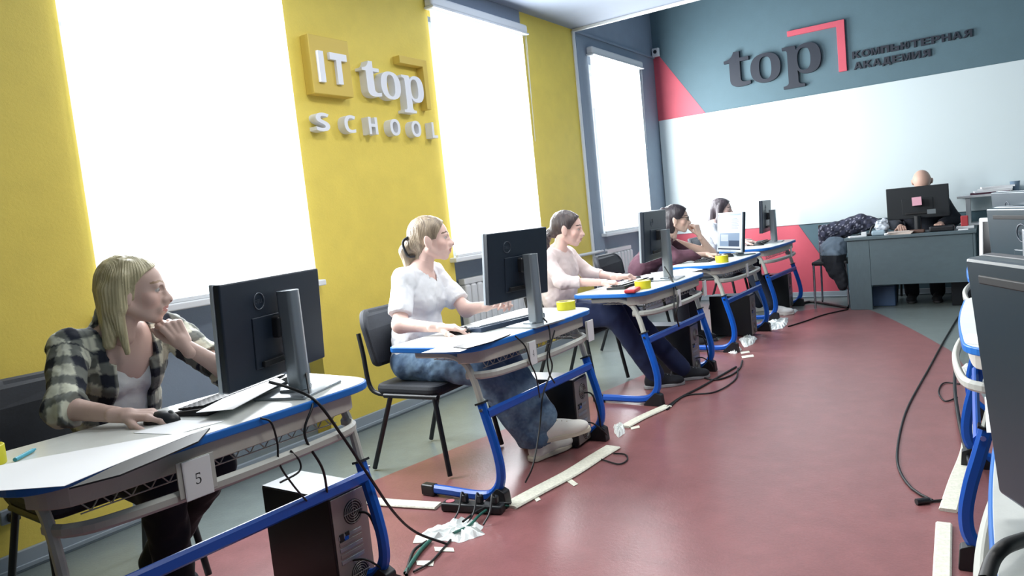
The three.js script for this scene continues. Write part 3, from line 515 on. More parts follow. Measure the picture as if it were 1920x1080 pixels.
// ---- head in its own axes: forward x, up y, right z; eye level at the origin
function headGeometry(skin, o = {}) {
  const f = new Field([-0.14, -0.2, -0.11], [0.135, 0.14, 0.11], 0.0027, 0.0075), E = [V(1, 0, 0), V(0, 1, 0), V(0, 0, 1)], m = o.male ? 1.06 : 1;
  f.egg(V(-0.014, 0.03, 0), E, 0.092, 0.082, 0.071 * m); f.egg(V(0.03, -0.026, 0), E, 0.052, 0.08, 0.054 * m); f.egg(V(0.035, 0.035, 0), E, 0.05, 0.045, 0.054);
  for (const s of [-1, 1]) {
    f.cone(V(-0.015, -0.05, s * 0.05 * m), V(0.055, -0.098, s * 0.014), 0.017, 0.012); f.ball(V(0.05, -0.03, s * 0.04), 0.02);
    f.cone(V(0.071, 0.013, s * 0.038), V(0.08, 0.013, s * 0.008), 0.008, 0.008);
    f.egg(V(-0.016, -0.014, s * 0.079 * m), frame(s * 0.3, 0.15), 0.019, 0.032, 0.0075); f.ball(V(0.094, -0.0395, s * 0.011), 0.007);
  }
  f.ball(V(0.066, -0.1, 0), 0.013); f.cone(V(0.082, 0.004, 0), V(0.107, -0.036, 0), 0.0065, 0.0095);
  f.cone(V(0.079, -0.064, -0.016), V(0.085, -0.062, 0), 0.005, 0.006); f.cone(V(0.079, -0.064, 0.016), V(0.085, -0.062, 0), 0.005, 0.006); f.cone(V(0.077, -0.075, -0.013), V(0.082, -0.074, 0), 0.0055, 0.0065); f.cone(V(0.077, -0.075, 0.013), V(0.082, -0.074, 0), 0.0055, 0.0065);
  f.cone(V(-0.032, -0.06, 0), V(-0.046, -0.15, 0), 0.044 * m, 0.042 * m);
  f.done();
  const eyes = [-1, 1].map((s) => V(0.0695, -0.002, s * 0.031));
  f.each((x, y, z, d) => {
    for (const e of eyes) { const r = Math.hypot(x - 0.093, y - e.y, (z - e.z) * 0.8); if (r < 0.03) d = Math.max(d, 0.0165 - r); }
    for (const e of eyes) d = Math.min(d, Math.hypot(x - e.x, y - e.y, z - e.z) - 0.0125);
    const mouth = Math.max(Math.abs(y + 0.0685 + Math.abs(z) * 0.03) - 0.0012, Math.abs(z) - 0.022, 0.075 - x); return Math.max(d, -mouth);
  });
  const lip = o.lip ?? S(192, 134, 126), brow = o.brow ?? S(110, 84, 66), white = S(196, 190, 186), dark = S(40, 36, 36), blush = skin.clone().lerp(S(214, 130, 118), 0.28);
  return f.mesh((x, y, z, t) => {
    t.copy(skin); const az = Math.abs(z);
    if (x > 0.03 && az > 0.025 && Math.hypot((y + 0.035), az - 0.045) < 0.03) t.lerp(blush, 0.5);
    if (x > 0.074 && az < 0.022 && Math.abs(y + 0.0685) < 0.0125 - az * 0.28) t.copy(lip);
    const by = 0.0215 + 0.006 * (1 - Math.abs(az - 0.032) / 0.022); if (x > 0.045 && az > 0.011 && az < 0.055 && Math.abs(y - by) < 0.0034) t.copy(brow);
    for (const e of eyes) { const r = Math.hypot(x - e.x, y - e.y, z - e.z); if (r < 0.0136 && x > e.x) { const off = Math.hypot(y - e.y, z - e.z - 0.0); t.copy(Math.abs(y - e.y) > 0.0058 ? skin : off < 0.0066 ? dark : white); if (y - e.y > 0.0035 && y - e.y < 0.0085) t.copy(dark); } }
    if (x > 0.075 && Math.hypot(y + 0.043, az - 0.008) < 0.0035 && y < -0.041) t.copy(S(120, 70, 64));
  });
}
// ---- hair: f(x,y,z) tells what of the shell is kept; strands modulate the surface
function hairGeometry(build, keep, tone, lo = [-0.2, -0.36, -0.13], hi = [0.13, 0.16, 0.13], cell = 0.0038) {
  const f = new Field(lo, hi, cell, 0.007); build(f); f.done();
  f.each((x, y, z, d) => { const ang = Math.atan2(z, x + 0.02); return Math.max(d + 0.0008 * Math.sin(ang * 60 + 5 * n3(x * 20, y * 14, z * 20)) + 0.004 * n3(x * 70, y * 10, z * 70) + 0.006 * n3(x * 26, y * 6, z * 26), keep(x, y, z)); });
  const c0 = tone[0], c1 = tone[1];
  return f.mesh((x, y, z, t) => { const ang = Math.atan2(z, x + 0.02); t.copy(c0).lerp(c1, Math.min(1, Math.max(0, 0.5 + 0.5 * Math.sin(ang * 70 + 8 * n3(x * 25, y * 8, z * 25)) * 0.5 + 0.9 * n3(x * 90, y * 12, z * 90)))); });
}
const hairline = (pts) => (y) => { for (let i = 0; i < pts.length - 1; i++) if (y >= pts[i + 1][0]) { const [y0, x0] = pts[i], [y1, x1] = pts[i + 1], t = Math.min(1, Math.max(0, (y - y1) / (y0 - y1))); return x1 + (x0 - x1) * t; } return pts[pts.length - 1][1]; };
const E3 = [V(1, 0, 0), V(0, 1, 0), V(0, 0, 1)];
const scalp = (f, g = 0) => { f.egg(V(-0.016, 0.032, 0), E3, 0.1 + g, 0.089 + g, 0.08 + g); f.egg(V(0.03, 0.045, 0), E3, 0.056 + g, 0.048 + g, 0.062 + g); };

// ---- hand: wrist at the origin of the frame, fingers along F, back of the hand along N, thumb side T
function handGeometry(wrist, F, N, side, pose, skin, sc = 0.95) {
  F = F.clone().normalize(); N = N.clone().addScaledVector(F, -N.dot(F)).normalize(); const T = F.clone().cross(N).multiplyScalar(side).normalize();
  const P = (f, n, t) => wrist.clone().addScaledVector(F, f * sc).addScaledVector(N, n * sc).addScaledVector(T, t * sc);
  const chains = [], R = 0.12;
  const f = new Field([wrist.x + F.x * 0.08 - R, wrist.y + F.y * 0.08 - R, wrist.z + F.z * 0.08 - R], [wrist.x + F.x * 0.08 + R, wrist.y + F.y * 0.08 + R, wrist.z + F.z * 0.08 + R], 0.0032, 0.0032);
  const fing = [[0.029, 0.086, [0.042, 0.026, 0.021], 0.0088], [0.0095, 0.09, [0.046, 0.029, 0.022], 0.009], [-0.011, 0.086, [0.042, 0.027, 0.021], 0.0086], [-0.0295, 0.079, [0.033, 0.02, 0.018], 0.0076]];
  f.cone(P(-0.03, 0, 0), P(0.02, 0, 0), 0.023 * sc, 0.024 * sc);
  const tips = [];
  fing.forEach(([t, len, seg, r], i) => {
    const c = pose.curl[i] ?? pose.curl[0], sp = (pose.spread ?? 0.06) * (1.2 - i * 0.8);
    f.cone(P(0.012, 0, t * 0.6), P(len, 0.002, t), 0.0135 * sc, 0.0108 * sc);
    let p = P(len, 0.002, t), a = 0;
    seg.forEach((L, j) => { a += rad(c[j]); const dir = F.clone().multiplyScalar(Math.cos(a)).addScaledVector(N, -Math.sin(a)).addScaledVector(T, sp).normalize(); const q = p.clone().addScaledVector(dir, L * sc); f.cone(p, q, (r - j * 0.0008) * sc, (r - (j + 1) * 0.0008) * sc); p = q; });
    tips.push(p);
  });
  const th = pose.thumb ?? [0.55, -0.35];
  let p = P(0.022, -0.006, 0.02), d = F.clone().multiplyScalar(0.75).addScaledVector(T, th[0]).addScaledVector(N, th[1]).normalize();
  [[0.04, 0.0125, 0.011], [0.032, 0.0108, 0.0095], [0.026, 0.0095, 0.0078]].forEach(([L, r0, r1], j) => { const q = p.clone().addScaledVector(d, L * sc); f.cone(p, q, r0 * sc, r1 * sc); p = q; d = d.clone().addScaledVector(F, 0.35).addScaledVector(T, -0.12 * j).normalize(); });
  f.done(); const pink = skin.clone().lerp(S(210, 128, 118), 0.35);
  return f.mesh((x, y, z, t) => { t.copy(skin); let m = 1; for (const q of tips) m = Math.min(m, Math.hypot(x - q.x, y - q.y, z - q.z)); if (m < 0.016) t.lerp(pink, 0.6); });
}
const POSE = {
  mouse: { curl: [[14, 26, 14], [12, 30, 16], [18, 34, 18], [22, 32, 18]], spread: 0.09, thumb: [0.75, -0.3] },
  keys: { curl: [[20, 34, 20], [22, 36, 22], [24, 36, 22], [24, 32, 18]], spread: 0.06, thumb: [0.6, -0.35] },
  fist: { curl: [[55, 85, 50], [62, 88, 52], [66, 88, 52], [70, 85, 50]], spread: 0.0, thumb: [0.35, -0.5] },
  loose: { curl: [[30, 55, 35], [42, 62, 38], [50, 66, 38], [56, 66, 36]], spread: 0.04, thumb: [0.5, -0.25] },
};
// ---- a seated figure. All points in world space.
function seated(o) {
  const g = thing('person', o.label, 'person', o.hip.clone().setY(0).toArray(), 0), org = g.position, loc = (v) => v.clone().sub(org);
  const [tf, tu, tr] = frame(o.yaw ?? 0, 0, 0), skin = o.skin ?? S(226, 188, 172), cell = o.cell ?? 0.011;
  const hip = loc(o.hip), neck = loc(o.neck), spine = neck.clone().sub(hip).normalize();
  const sr = neck.clone().addScaledVector(tr, (o.shoulder ?? 0.165)).addScaledVector(spine, -0.05 + (o.shrug?.[0] ?? 0)), sl = neck.clone().addScaledVector(tr, -(o.shoulder ?? 0.165)).addScaledVector(spine, -0.05 + (o.shrug?.[1] ?? 0));
  const fwd = tr.clone().cross(spine).multiplyScalar(-1).normalize(), B = [fwd, spine, tr], J = {};
  const arms = [['r', sr, 1], ['l', sl, -1]].map(([k, s, side]) => { const a = o.arms[k], w = loc(a.wrist), e = a.elbow ? loc(a.elbow) : bend(s, w, 0.275, 0.24, a.pole); return { s, e, w, side, a }; });
  const legs = [['r', 1], ['l', -1]].map(([k, side]) => { const l = o.legs[k], h = hip.clone().addScaledVector(tr, side * 0.085), an = loc(l.ankle), kn = l.knee ? loc(l.knee) : bend(h, an, 0.41, 0.39, l.pole ?? V(0.6, 1, 0)); return { h, kn, an, side, l }; });
  const all = [hip, neck, ...arms.flatMap((a) => [a.s, a.e, a.w]), ...legs.flatMap((l) => [l.h, l.kn, l.an])];
  const lo = ['x', 'y', 'z'].map((k) => Math.min(...all.map((p) => p[k])) - 0.22), hi = ['x', 'y', 'z'].map((k) => Math.max(...all.map((p) => p[k])) + 0.22);
  const at = (t) => lerp3(hip, neck, t);
  // body
  const f = new Field(lo, hi, cell, 0.012);
  f.egg(at(0.02), B, 0.105, 0.1, 0.15); f.egg(at(0.35), B, 0.085, 0.13, 0.115); f.egg(at(0.72), B, 0.098, 0.15, 0.138); f.cone(at(0.8), at(0.98), 0.074, 0.052); f.cone(sr, sl, 0.038, 0.038);
  const [hf, hu, hr] = frame(o.headYaw ?? 0, o.headPitch ?? 0, o.headRoll ?? 0), HM = new THREE.Matrix4().makeBasis(hf, hu, hr).setPosition(loc(o.head));
  f.cone(at(0.92), V(-0.042, -0.12, 0).applyMatrix4(HM), 0.05, 0.042);
  for (const A of arms) { f.cone(A.s, A.e, 0.04, 0.034); f.cone(A.e, A.w, 0.036, 0.023); }
  for (const L of legs) { f.cone(L.h, L.kn, 0.07, 0.048); f.cone(L.kn, L.an, 0.045, 0.03); }
  const parts = [f.done().mesh((x, y, z, t) => t.copy(skin))];
  parts.push(headGeometry(skin, o.face).applyMatrix4(HM));
  for (const A of arms) { const F = A.a.dir ?? A.w.clone().sub(A.e).normalize(); parts.push(handGeometry(A.w, F, A.a.up ?? V(0, 1, 0), -A.side * -1, POSE[A.a.pose ?? 'keys'], skin)); }
  mesh('body', joinColored(parts), skinMat, g);
  if (o.hair) mesh('hair', o.hair.applyMatrix4(HM), hairMat, g);
  // garments
  for (const c of o.clothes(({ at, B, sr, sl, arms, legs, lo, hi, cell, fwd, spine, tr, hip, neck, loc, HM }))) {
    const fl = new Field(lo, hi, c.cell ?? cell * 0.9, c.k ?? 0.009); c.build(fl); fl.done();
    fl.each((x, y, z, d) => { let v = d + (c.fold ? c.fold(x, y, z) : 0); if (c.clip) v = Math.max(v, c.clip(x, y, z)); return v; });
    const m = mesh(c.name, fl.mesh(c.color), c.mat ?? clothM, g); if (c.label) m.userData.label = c.label;
  }
  return { g, HM, loc };
}
const folds = (amp, fr) => (x, y, z) => amp * (n3(x * fr, y * fr * 0.7, z * fr) + 0.6 * n3(x * fr * 2.1 + 9, y * fr * 2.3, z * fr * 2.1));
const plane = (p, n) => (x, y, z) => (x - p.x) * n.x + (y - p.y) * n.y + (z - p.z) * n.z;   // positive on the side n points to
const torsoOf = (f, c, g, low = 0.02) => { f.egg(c.at(low), c.B, 0.112 + g, 0.11, 0.152 + g); f.egg(c.at(0.35), c.B, 0.098 + g, 0.16, 0.135 + g); f.egg(c.at(0.7), c.B, 0.098 + g, 0.155, 0.138 + g); f.cone(c.sr, c.sl, 0.046 + g * 0.6, 0.046 + g * 0.6); f.cone(c.at(0.8), c.at(0.98), 0.08, 0.06); for (const s of [1, -1]) f.egg(c.at(0.63).addScaledVector(c.fwd, 0.06 + g * 0.7).addScaledVector(c.tr, s * 0.058), c.B, 0.045, 0.055, 0.052); };
const sleeveOf = (f, A, t, r0, r1, r2) => { // t < 1 ends on the upper arm, else on the forearm
  if (t <= 1) return f.cone(A.s, lerp3(A.s, A.e, t), r0, r1); f.cone(A.s, A.e, r0, r1); f.cone(A.e, lerp3(A.e, A.w, t - 1), r1, r2);
};
const cuffClip = (A, t) => { const p = t <= 1 ? lerp3(A.s, A.e, t) : lerp3(A.e, A.w, t - 1), n = (t <= 1 ? A.e.clone().sub(A.s) : A.w.clone().sub(A.e)).normalize(), q = plane(p, n); return (x, y, z) => (Math.hypot(x - p.x, y - p.y, z - p.z) < 0.085 ? q(x, y, z) : -1); };
const legsOf = (f, c, r) => { for (const L of c.legs) { f.cone(L.h, L.kn, r[0], r[1]); f.cone(L.kn, lerp3(L.kn, L.an, L.l.hem ?? 1), r[1], r[2]); } f.egg(c.at(0.0), c.B, 0.125, 0.1, 0.165); };
function shoe(parent, ankle, yaw, pitch, color, sole, label, name = 'shoe', sc = 1) { // heel below the ankle, toe along +x
  const f = new Field([-0.09, -0.01, -0.06], [0.22, 0.13, 0.06], 0.004, 0.008);
  f.egg(V(-0.03, 0.045, 0), E3, 0.045, 0.05, 0.034); f.egg(V(0.04, 0.045, 0), E3, 0.08, 0.045, 0.037); f.egg(V(0.125, 0.035, 0.004), E3, 0.07, 0.034, 0.042); f.cone(V(-0.02, 0.06, 0), V(-0.025, 0.105, 0), 0.036, 0.036); f.cone(V(0.0, 0.08, 0), V(0.1, 0.055, 0), 0.026, 0.02); f.done();
  f.each((x, y, z, d) => Math.max(d, 0.018 - y, y - 0.1));
  const s = extrude(roundedPoly([[-0.08, -0.03], [0.0, -0.032], [0.12, -0.046], [0.2, -0.02], [0.2, 0.026], [0.12, 0.05], [0, 0.034], [-0.08, 0.03]], 0.028), 0.024, 0.006, 6).rotateX(-Math.PI / 2);
  const g = new THREE.Group(); g.name = name; g.position.copy(ankle); g.rotation.set(0, yaw, pitch, 'YZX'); g.scale.setScalar(sc); parent.add(g); if (label) g.userData.label = label;
  mesh('upper', f.mesh((x, y, z, t) => t.copy(color)), clothM, g); mesh('sole', s, mat(sole, 0.6), g);
  mesh('laces', merge([0, 1, 2, 3].map((k) => rod([0.03 + k * 0.022, 0.1 - k * 0.008, -0.02], [0.035 + k * 0.022, 0.1 - k * 0.008, 0.02], 0.003, 5))), mat(sole, 0.8), g).userData.kind = 'stuff';
}
const STRAIGHT = [[0.13, 0.12], [0.09, 0.086], [0.066, 0.07], [0.045, 0.05], [0.02, 0.03], [-0.02, 0.008], [-0.05, -0.004], [-0.1, -0.03], [-0.4, -0.03]];
// ---------------------------------------------------------------- the five women and the man at the teacher's desk
{ // 1: blonde woman in an open plaid shirt, right hand on the mouse, chin on her left hand
  const h = hairline([[0.13, 0.1], [0.098, 0.082], [0.075, 0.07], [0.055, 0.044], [0.02, 0.016], [-0.03, 0.008], [-0.06, 0.0], [-0.1, -0.006], [-0.2, 0.01], [-0.4, 0.01]]);
  const hair = hairGeometry((f) => { scalp(f, 0.001); for (const s of [-1, 1]) { f.cone(V(-0.03, 0.04, s * 0.068), V(-0.035, -0.05, s * 0.074), 0.026, 0.024); f.cone(V(-0.045, -0.06, s * 0.07), V(-0.022, -0.2, s * 0.058), 0.023, 0.011); f.cone(V(-0.06, 0.0, s * 0.055), V(-0.075, -0.17, s * 0.045), 0.036, 0.018); } f.cone(V(-0.08, 0, 0), V(-0.085, -0.15, 0), 0.04, 0.022); },
    (x, y, z) => x - h(y), [S(206, 196, 158), S(150, 140, 108)]);
  const skin = S(204, 174, 162);
  const p = seated({
    label: 'blonde woman in an open plaid shirt resting her chin on her hand', hip: V(-2.63, 0.53, -1.34), neck: V(-2.475, 0.985, -1.35), head: V(-2.4, 1.098, -1.365), yaw: 0, headYaw: rad(52), headPitch: rad(-4), shoulder: 0.172, skin,
    arms: { r: { wrist: V(-2.155, 0.748, -1.135), elbow: V(-2.36, 0.775, -1.075), pose: 'mouse', dir: V(0.75, -0.12, -0.6), up: V(0, 1, 0.1) }, l: { wrist: V(-2.285, 0.895, -1.445), elbow: V(-2.25, 0.76, -1.59), pose: 'fist', dir: V(-0.35, 0.85, 0.25), up: V(0.8, 0.4, 0.4) } },
    legs: { r: { ankle: V(-2.3, 0.09, -1.3), knee: V(-2.2, 0.49, -1.25) }, l: { ankle: V(-2.62, 0.09, -1.42), knee: V(-2.2, 0.5, -1.43) } }, hair, face: { brow: S(160, 130, 102) },
    clothes: (c) => [
      { name: 'top', label: 'white tube top', cell: 0.008, build: (f) => torsoOf(f, c, -0.004), clip: (() => { const q = plane(c.at(0.755), c.spine); return (x, y, z) => q(x, y, z); })(), fold: folds(0.006, 26), color: (x, y, z, t) => t.copy(S(226, 230, 228)) },
      { name: 'shirt', label: 'open black and white plaid shirt with rolled sleeves', cell: 0.0075, build: (f) => { torsoOf(f, c, 0.016, -0.08); for (const A of c.arms) { sleeveOf(f, A, 1.2, 0.058, 0.052, 0.048); const q = lerp3(A.e, A.w, 0.1); f.cone(q, lerp3(A.e, A.w, 0.2), 0.052, 0.052); } f.cone(c.at(0.96).addScaledVector(c.fwd, -0.03), c.at(1.05).addScaledVector(c.fwd, -0.03), 0.082, 0.072); },
        fold: folds(0.013, 24),
        clip: (() => { const cuffs = c.arms.map((A) => cuffClip(A, 1.22)), nk = c.at(0.98); return (x, y, z) => {
          const rx = x - c.hip.x, rz = z - c.hip.z, ry = y - c.hip.y, p = V(x - c.neck.x, y - c.neck.y, z - c.neck.z), fw = p.dot(c.fwd), sd = p.dot(c.tr), up = p.dot(c.spine);
          const wide = up > -0.1 ? 0.075 + Math.max(0, up + 0.1) * 0.1 : 0.055 + (-0.1 - up) * 0.05; let v = fw > -0.02 && up < 0.2 ? wide - Math.abs(sd - 0.01) : -1; if (fw > 0.02 && Math.abs(sd) > 0.15) v = -1;
          v = Math.max(v, Math.min(0.058 - Math.hypot(fw + 0.005, sd), up + 0.07), up - (fw < 0.0 ? 0.06 : 0.03)); for (const q of cuffs) v = Math.max(v, q(x, y, z)); return v; }; })(),
        color: (() => { const white = S(206, 208, 190), dark = S(26, 32, 46), mid = S(112, 116, 110), L = c.arms; return (x, y, z, t) => {
          let u = z - c.neck.z, v = y - c.neck.y + (x - c.neck.x) * 0.5; for (const A of L) { const d = A.e.clone().sub(A.s), q = V(x, y, z).sub(A.s), s = q.dot(d) / d.lengthSq(); if (s > 0.12) { const off = q.addScaledVector(d, -s).length(); if (off < 0.085) { v = s * 0.27; u = Math.atan2(z - A.s.z, x - A.s.x) * 0.09; break; } } }
          const band = (a, P) => { const f = ((a / P) % 1 + 1) % 1; return f < 0.46 ? 1 : 0; }; const b = band(u + 0.006 * n3(x * 40, y * 40, z * 40), 0.078) + band(v + 0.006 * n3(z * 40, x * 40, y * 40), 0.085);
          t.copy(b === 2 ? dark : b === 1 ? mid : white); const line = (((u / 0.078) % 1 + 1) % 1); if (line > 0.72 && line < 0.78) t.lerp(dark, 0.35); }; })() },
      { name: 'trousers', label: 'black trousers', mat: denimM, build: (f) => legsOf(f, c, [0.088, 0.07, 0.058]), fold: folds(0.014, 14), color: (x, y, z, t) => t.copy(S(22, 26, 34)) },
    ],
  });
  shoe(p.g, p.loc(V(-2.3, 0, -1.3)), rad(10), 0, S(40, 42, 48), S(200, 204, 206)); shoe(p.g, p.loc(V(-2.62, 0, -1.42)), rad(10), 0, S(40, 42, 48), S(200, 204, 206));
}
{ // 2: woman in a white T-shirt with a claw-clipped ponytail, wide jeans and white sneakers
  const h = hairline([[0.13, 0.1], [0.09, 0.084], [0.07, 0.07], [0.045, 0.055], [0.015, 0.034], [-0.006, 0.026], [-0.0061, -0.012], [-0.05, -0.03], [-0.4, -0.03]]);
  const hair = hairGeometry((f) => { scalp(f, 0.002); f.egg(V(-0.085, -0.02, 0), E3, 0.035, 0.05, 0.04); f.cone(V(-0.1, -0.01, 0), V(-0.135, -0.05, 0), 0.03, 0.03); f.cone(V(-0.135, -0.05, 0), V(-0.13, -0.14, 0.01), 0.028, 0.018); f.cone(V(-0.12, -0.03, 0), V(-0.1, -0.11, 0), 0.02, 0.014); f.cone(V(-0.05, -0.04, 0), V(-0.06, -0.09, 0), 0.045, 0.03); },
    (x, y, z) => (x < -0.09 ? -1 : x - h(y)), [S(176, 158, 134), S(104, 90, 76)]);
  const skin = S(236, 200, 188), white = S(236, 238, 242), denim = S(74, 98, 126), denim2 = S(112, 138, 160);
  const p = seated({
    label: 'woman in a white T-shirt and wide jeans holding a mouse', hip: V(-2.54, 0.53, -2.9), neck: V(-2.475, 1.012, -2.915), head: V(-2.41, 1.148, -2.955), yaw: rad(12), headYaw: rad(40), headPitch: rad(1), shoulder: 0.165, skin,
    arms: { r: { wrist: V(-2.175, 0.74, -2.645), elbow: V(-2.395, 0.755, -2.635), pose: 'mouse', dir: V(0.85, -0.12, -0.5), up: V(0, 1, 0.1) }, l: { wrist: V(-2.11, 0.79, -2.99), elbow: V(-2.31, 0.76, -3.06), pose: 'loose', dir: V(0.85, 0.35, 0.1), up: V(-0.1, 0.9, -0.5) } },
    legs: { r: { ankle: V(-1.945, 0.11, -3.03), knee: V(-2.08, 0.5, -2.86), hem: 0.95 }, l: { ankle: V(-1.9, 0.2, -3.04), knee: V(-2.09, 0.51, -3.02), hem: 0.92 } }, hair, face: { brow: S(120, 96, 78) },
    clothes: (c) => [
      { name: 't_shirt', label: 'white short-sleeved T-shirt', cell: 0.0085, build: (f) => { torsoOf(f, c, 0.02, -0.02); f.egg(c.at(0.2), c.B, 0.12, 0.17, 0.165); for (const A of c.arms) sleeveOf(f, A, 0.8, 0.054, 0.06); }, fold: folds(0.010, 22),
        clip: (() => { const cuffs = c.arms.map((A) => cuffClip(A, 0.78)); return (x, y, z) => { const p = V(x - c.neck.x, y - c.neck.y, z - c.neck.z), fw = p.dot(c.fwd), sd = p.dot(c.tr), up = p.dot(c.spine); let v = Math.max(up - 0.01, -0.53 - up); v = Math.max(v, Math.min(0.066 - Math.hypot(fw * 0.8 - 0.012, sd), up + 0.12)); for (const q of cuffs) v = Math.max(v, q(x, y, z)); return v; }; })(), color: (x, y, z, t) => t.copy(white) },
      { name: 'jeans', label: 'wide faded blue jeans with raw hems', mat: denimM, cell: 0.0085, build: (f) => legsOf(f, c, [0.095, 0.088, 0.092]), fold: folds(0.014, 18), clip: (x, y, z) => 0.075 + 0.012 * n3(x * 60, 0, z * 60) - y, color: (x, y, z, t) => t.copy(denim).lerp(denim2, Math.min(1, Math.max(0, 0.4 + 1.5 * n3(x * 22, y * 9, z * 22) + 0.8 * n3(x * 120, y * 120, z * 120)))) },
    ],
  });
  shoe(p.g, p.loc(V(-1.93, 0.003, -3.06)), rad(76), rad(1), S(232, 230, 222), S(206, 198, 180), 'white sneaker', 'sneaker', 1.12); shoe(p.g, p.loc(V(-1.87, 0.095, -3.05)), rad(28), rad(10), S(232, 230, 222), S(206, 198, 180), 'white sneaker', 'sneaker', 1.05);
  // claw clip in the hair
  const q = new THREE.Group(); q.name = 'hair_claw'; q.applyMatrix4(p.HM); p.g.add(q);
  mesh('jaw', tube([[-0.09, 0.03, 0.03], [-0.14, 0.0, 0.038], [-0.125, -0.07, 0.04], [-0.09, -0.08, 0.03]], 0.007, 20, 7), M.blackPlastic, q); mesh('jaw', tube([[-0.09, 0.03, -0.03], [-0.14, 0.0, -0.038], [-0.125, -0.07, -0.04], [-0.09, -0.08, -0.03]], 0.007, 20, 7), M.blackPlastic, q); mesh('spring', rod([-0.125, 0.012, -0.036], [-0.125, 0.012, 0.036], 0.006), M.blackPlastic, q);
}
{ // 3: woman in a pink sweatshirt with a dark braid, typing
  const h = hairline([[0.13, 0.1], [0.09, 0.08], [0.07, 0.066], [0.045, 0.05], [0.015, 0.03], [-0.006, 0.02], [-0.0061, -0.014], [-0.05, -0.03], [-0.4, -0.03]]);
  const hair = hairGeometry((f) => { scalp(f, 0.001); f.egg(V(-0.08, -0.02, 0), E3, 0.035, 0.05, 0.045); let q = V(-0.1, 0.0, 0); for (let k = 0; k < 7; k++) { const r = V(-0.118 - k * 0.004, -0.025 - k * 0.03, (k % 2 ? 1 : -1) * 0.008); f.egg(r, frame(0, 0.5 * (k % 2 ? 1 : -1), 0.4), 0.022 - k * 0.0012, 0.024 - k * 0.001, 0.022 - k * 0.0012); q = r; } f.ball(V(-0.143, -0.235, 0), 0.012); },
    (x, y, z) => (x < -0.1 ? -1 : x - h(y)), [S(82, 70, 68), S(46, 40, 44)]);
  const skin = S(232, 194, 182), pink = S(228, 213, 211), navy = S(28, 40, 76);
  const p = seated({
    label: 'woman in a pink sweatshirt with a dark braid typing', hip: V(-2.5, 0.53, -4.38), neck: V(-2.445, 0.972, -4.32), head: V(-2.36, 1.108, -4.33), yaw: rad(4), headYaw: rad(26), headPitch: rad(-8), shoulder: 0.165, skin, cell: 0.012,
    arms: { r: { wrist: V(-2.1, 0.745, -4.25), elbow: V(-2.33, 0.77, -4.13), pose: 'keys', dir: V(0.9, -0.12, -0.3), up: V(0, 1, 0.1) }, l: { wrist: V(-2.12, 0.75, -4.52), elbow: V(-2.34, 0.78, -4.54), pose: 'loose', dir: V(0.9, 0.0, -0.3), up: V(0, 1, 0) } },
    legs: { r: { ankle: V(-1.9, 0.09, -4.5), knee: V(-2.06, 0.52, -4.3) }, l: { ankle: V(-1.8, 0.09, -4.72), knee: V(-2.05, 0.52, -4.46) } }, hair, face: { brow: S(70, 56, 52) },
    clothes: (c) => [
      { name: 'sweatshirt', label: 'pale pink sweatshirt with pushed-up sleeves', cell: 0.0095, build: (f) => { torsoOf(f, c, 0.018, -0.02); for (const A of c.arms) sleeveOf(f, A, 1.45, 0.05, 0.046, 0.04); f.cone(c.at(0.98), c.at(1.02), 0.066, 0.06); }, fold: folds(0.010, 22), clip: (() => { const cuffs = c.arms.map((A) => cuffClip(A, 1.45)); return (x, y, z) => { const p = V(x - c.neck.x, y - c.neck.y, z - c.neck.z), fw = p.dot(c.fwd), sd = p.dot(c.tr), up = p.dot(c.spine); let v = Math.max(up - 0.03, -0.52 - up); v = Math.max(v, Math.min(0.054 - Math.hypot(fw, sd), up + 0.06)); for (const q of cuffs) v = Math.max(v, q(x, y, z)); return v; }; })(), color: (x, y, z, t) => t.copy(pink) },
      { name: 'jeans', label: 'dark navy jeans', mat: denimM, build: (f) => legsOf(f, c, [0.09, 0.075, 0.062]), fold: folds(0.012, 14), color: (x, y, z, t) => t.copy(navy) },
    ],
  });
  shoe(p.g, p.loc(V(-1.9, 0, -4.5)), rad(40), 0, S(30, 32, 38), S(150, 150, 152)); shoe(p.g, p.loc(V(-1.8, 0, -4.72)), rad(40), 0, S(30, 32, 38), S(150, 150, 152));
}
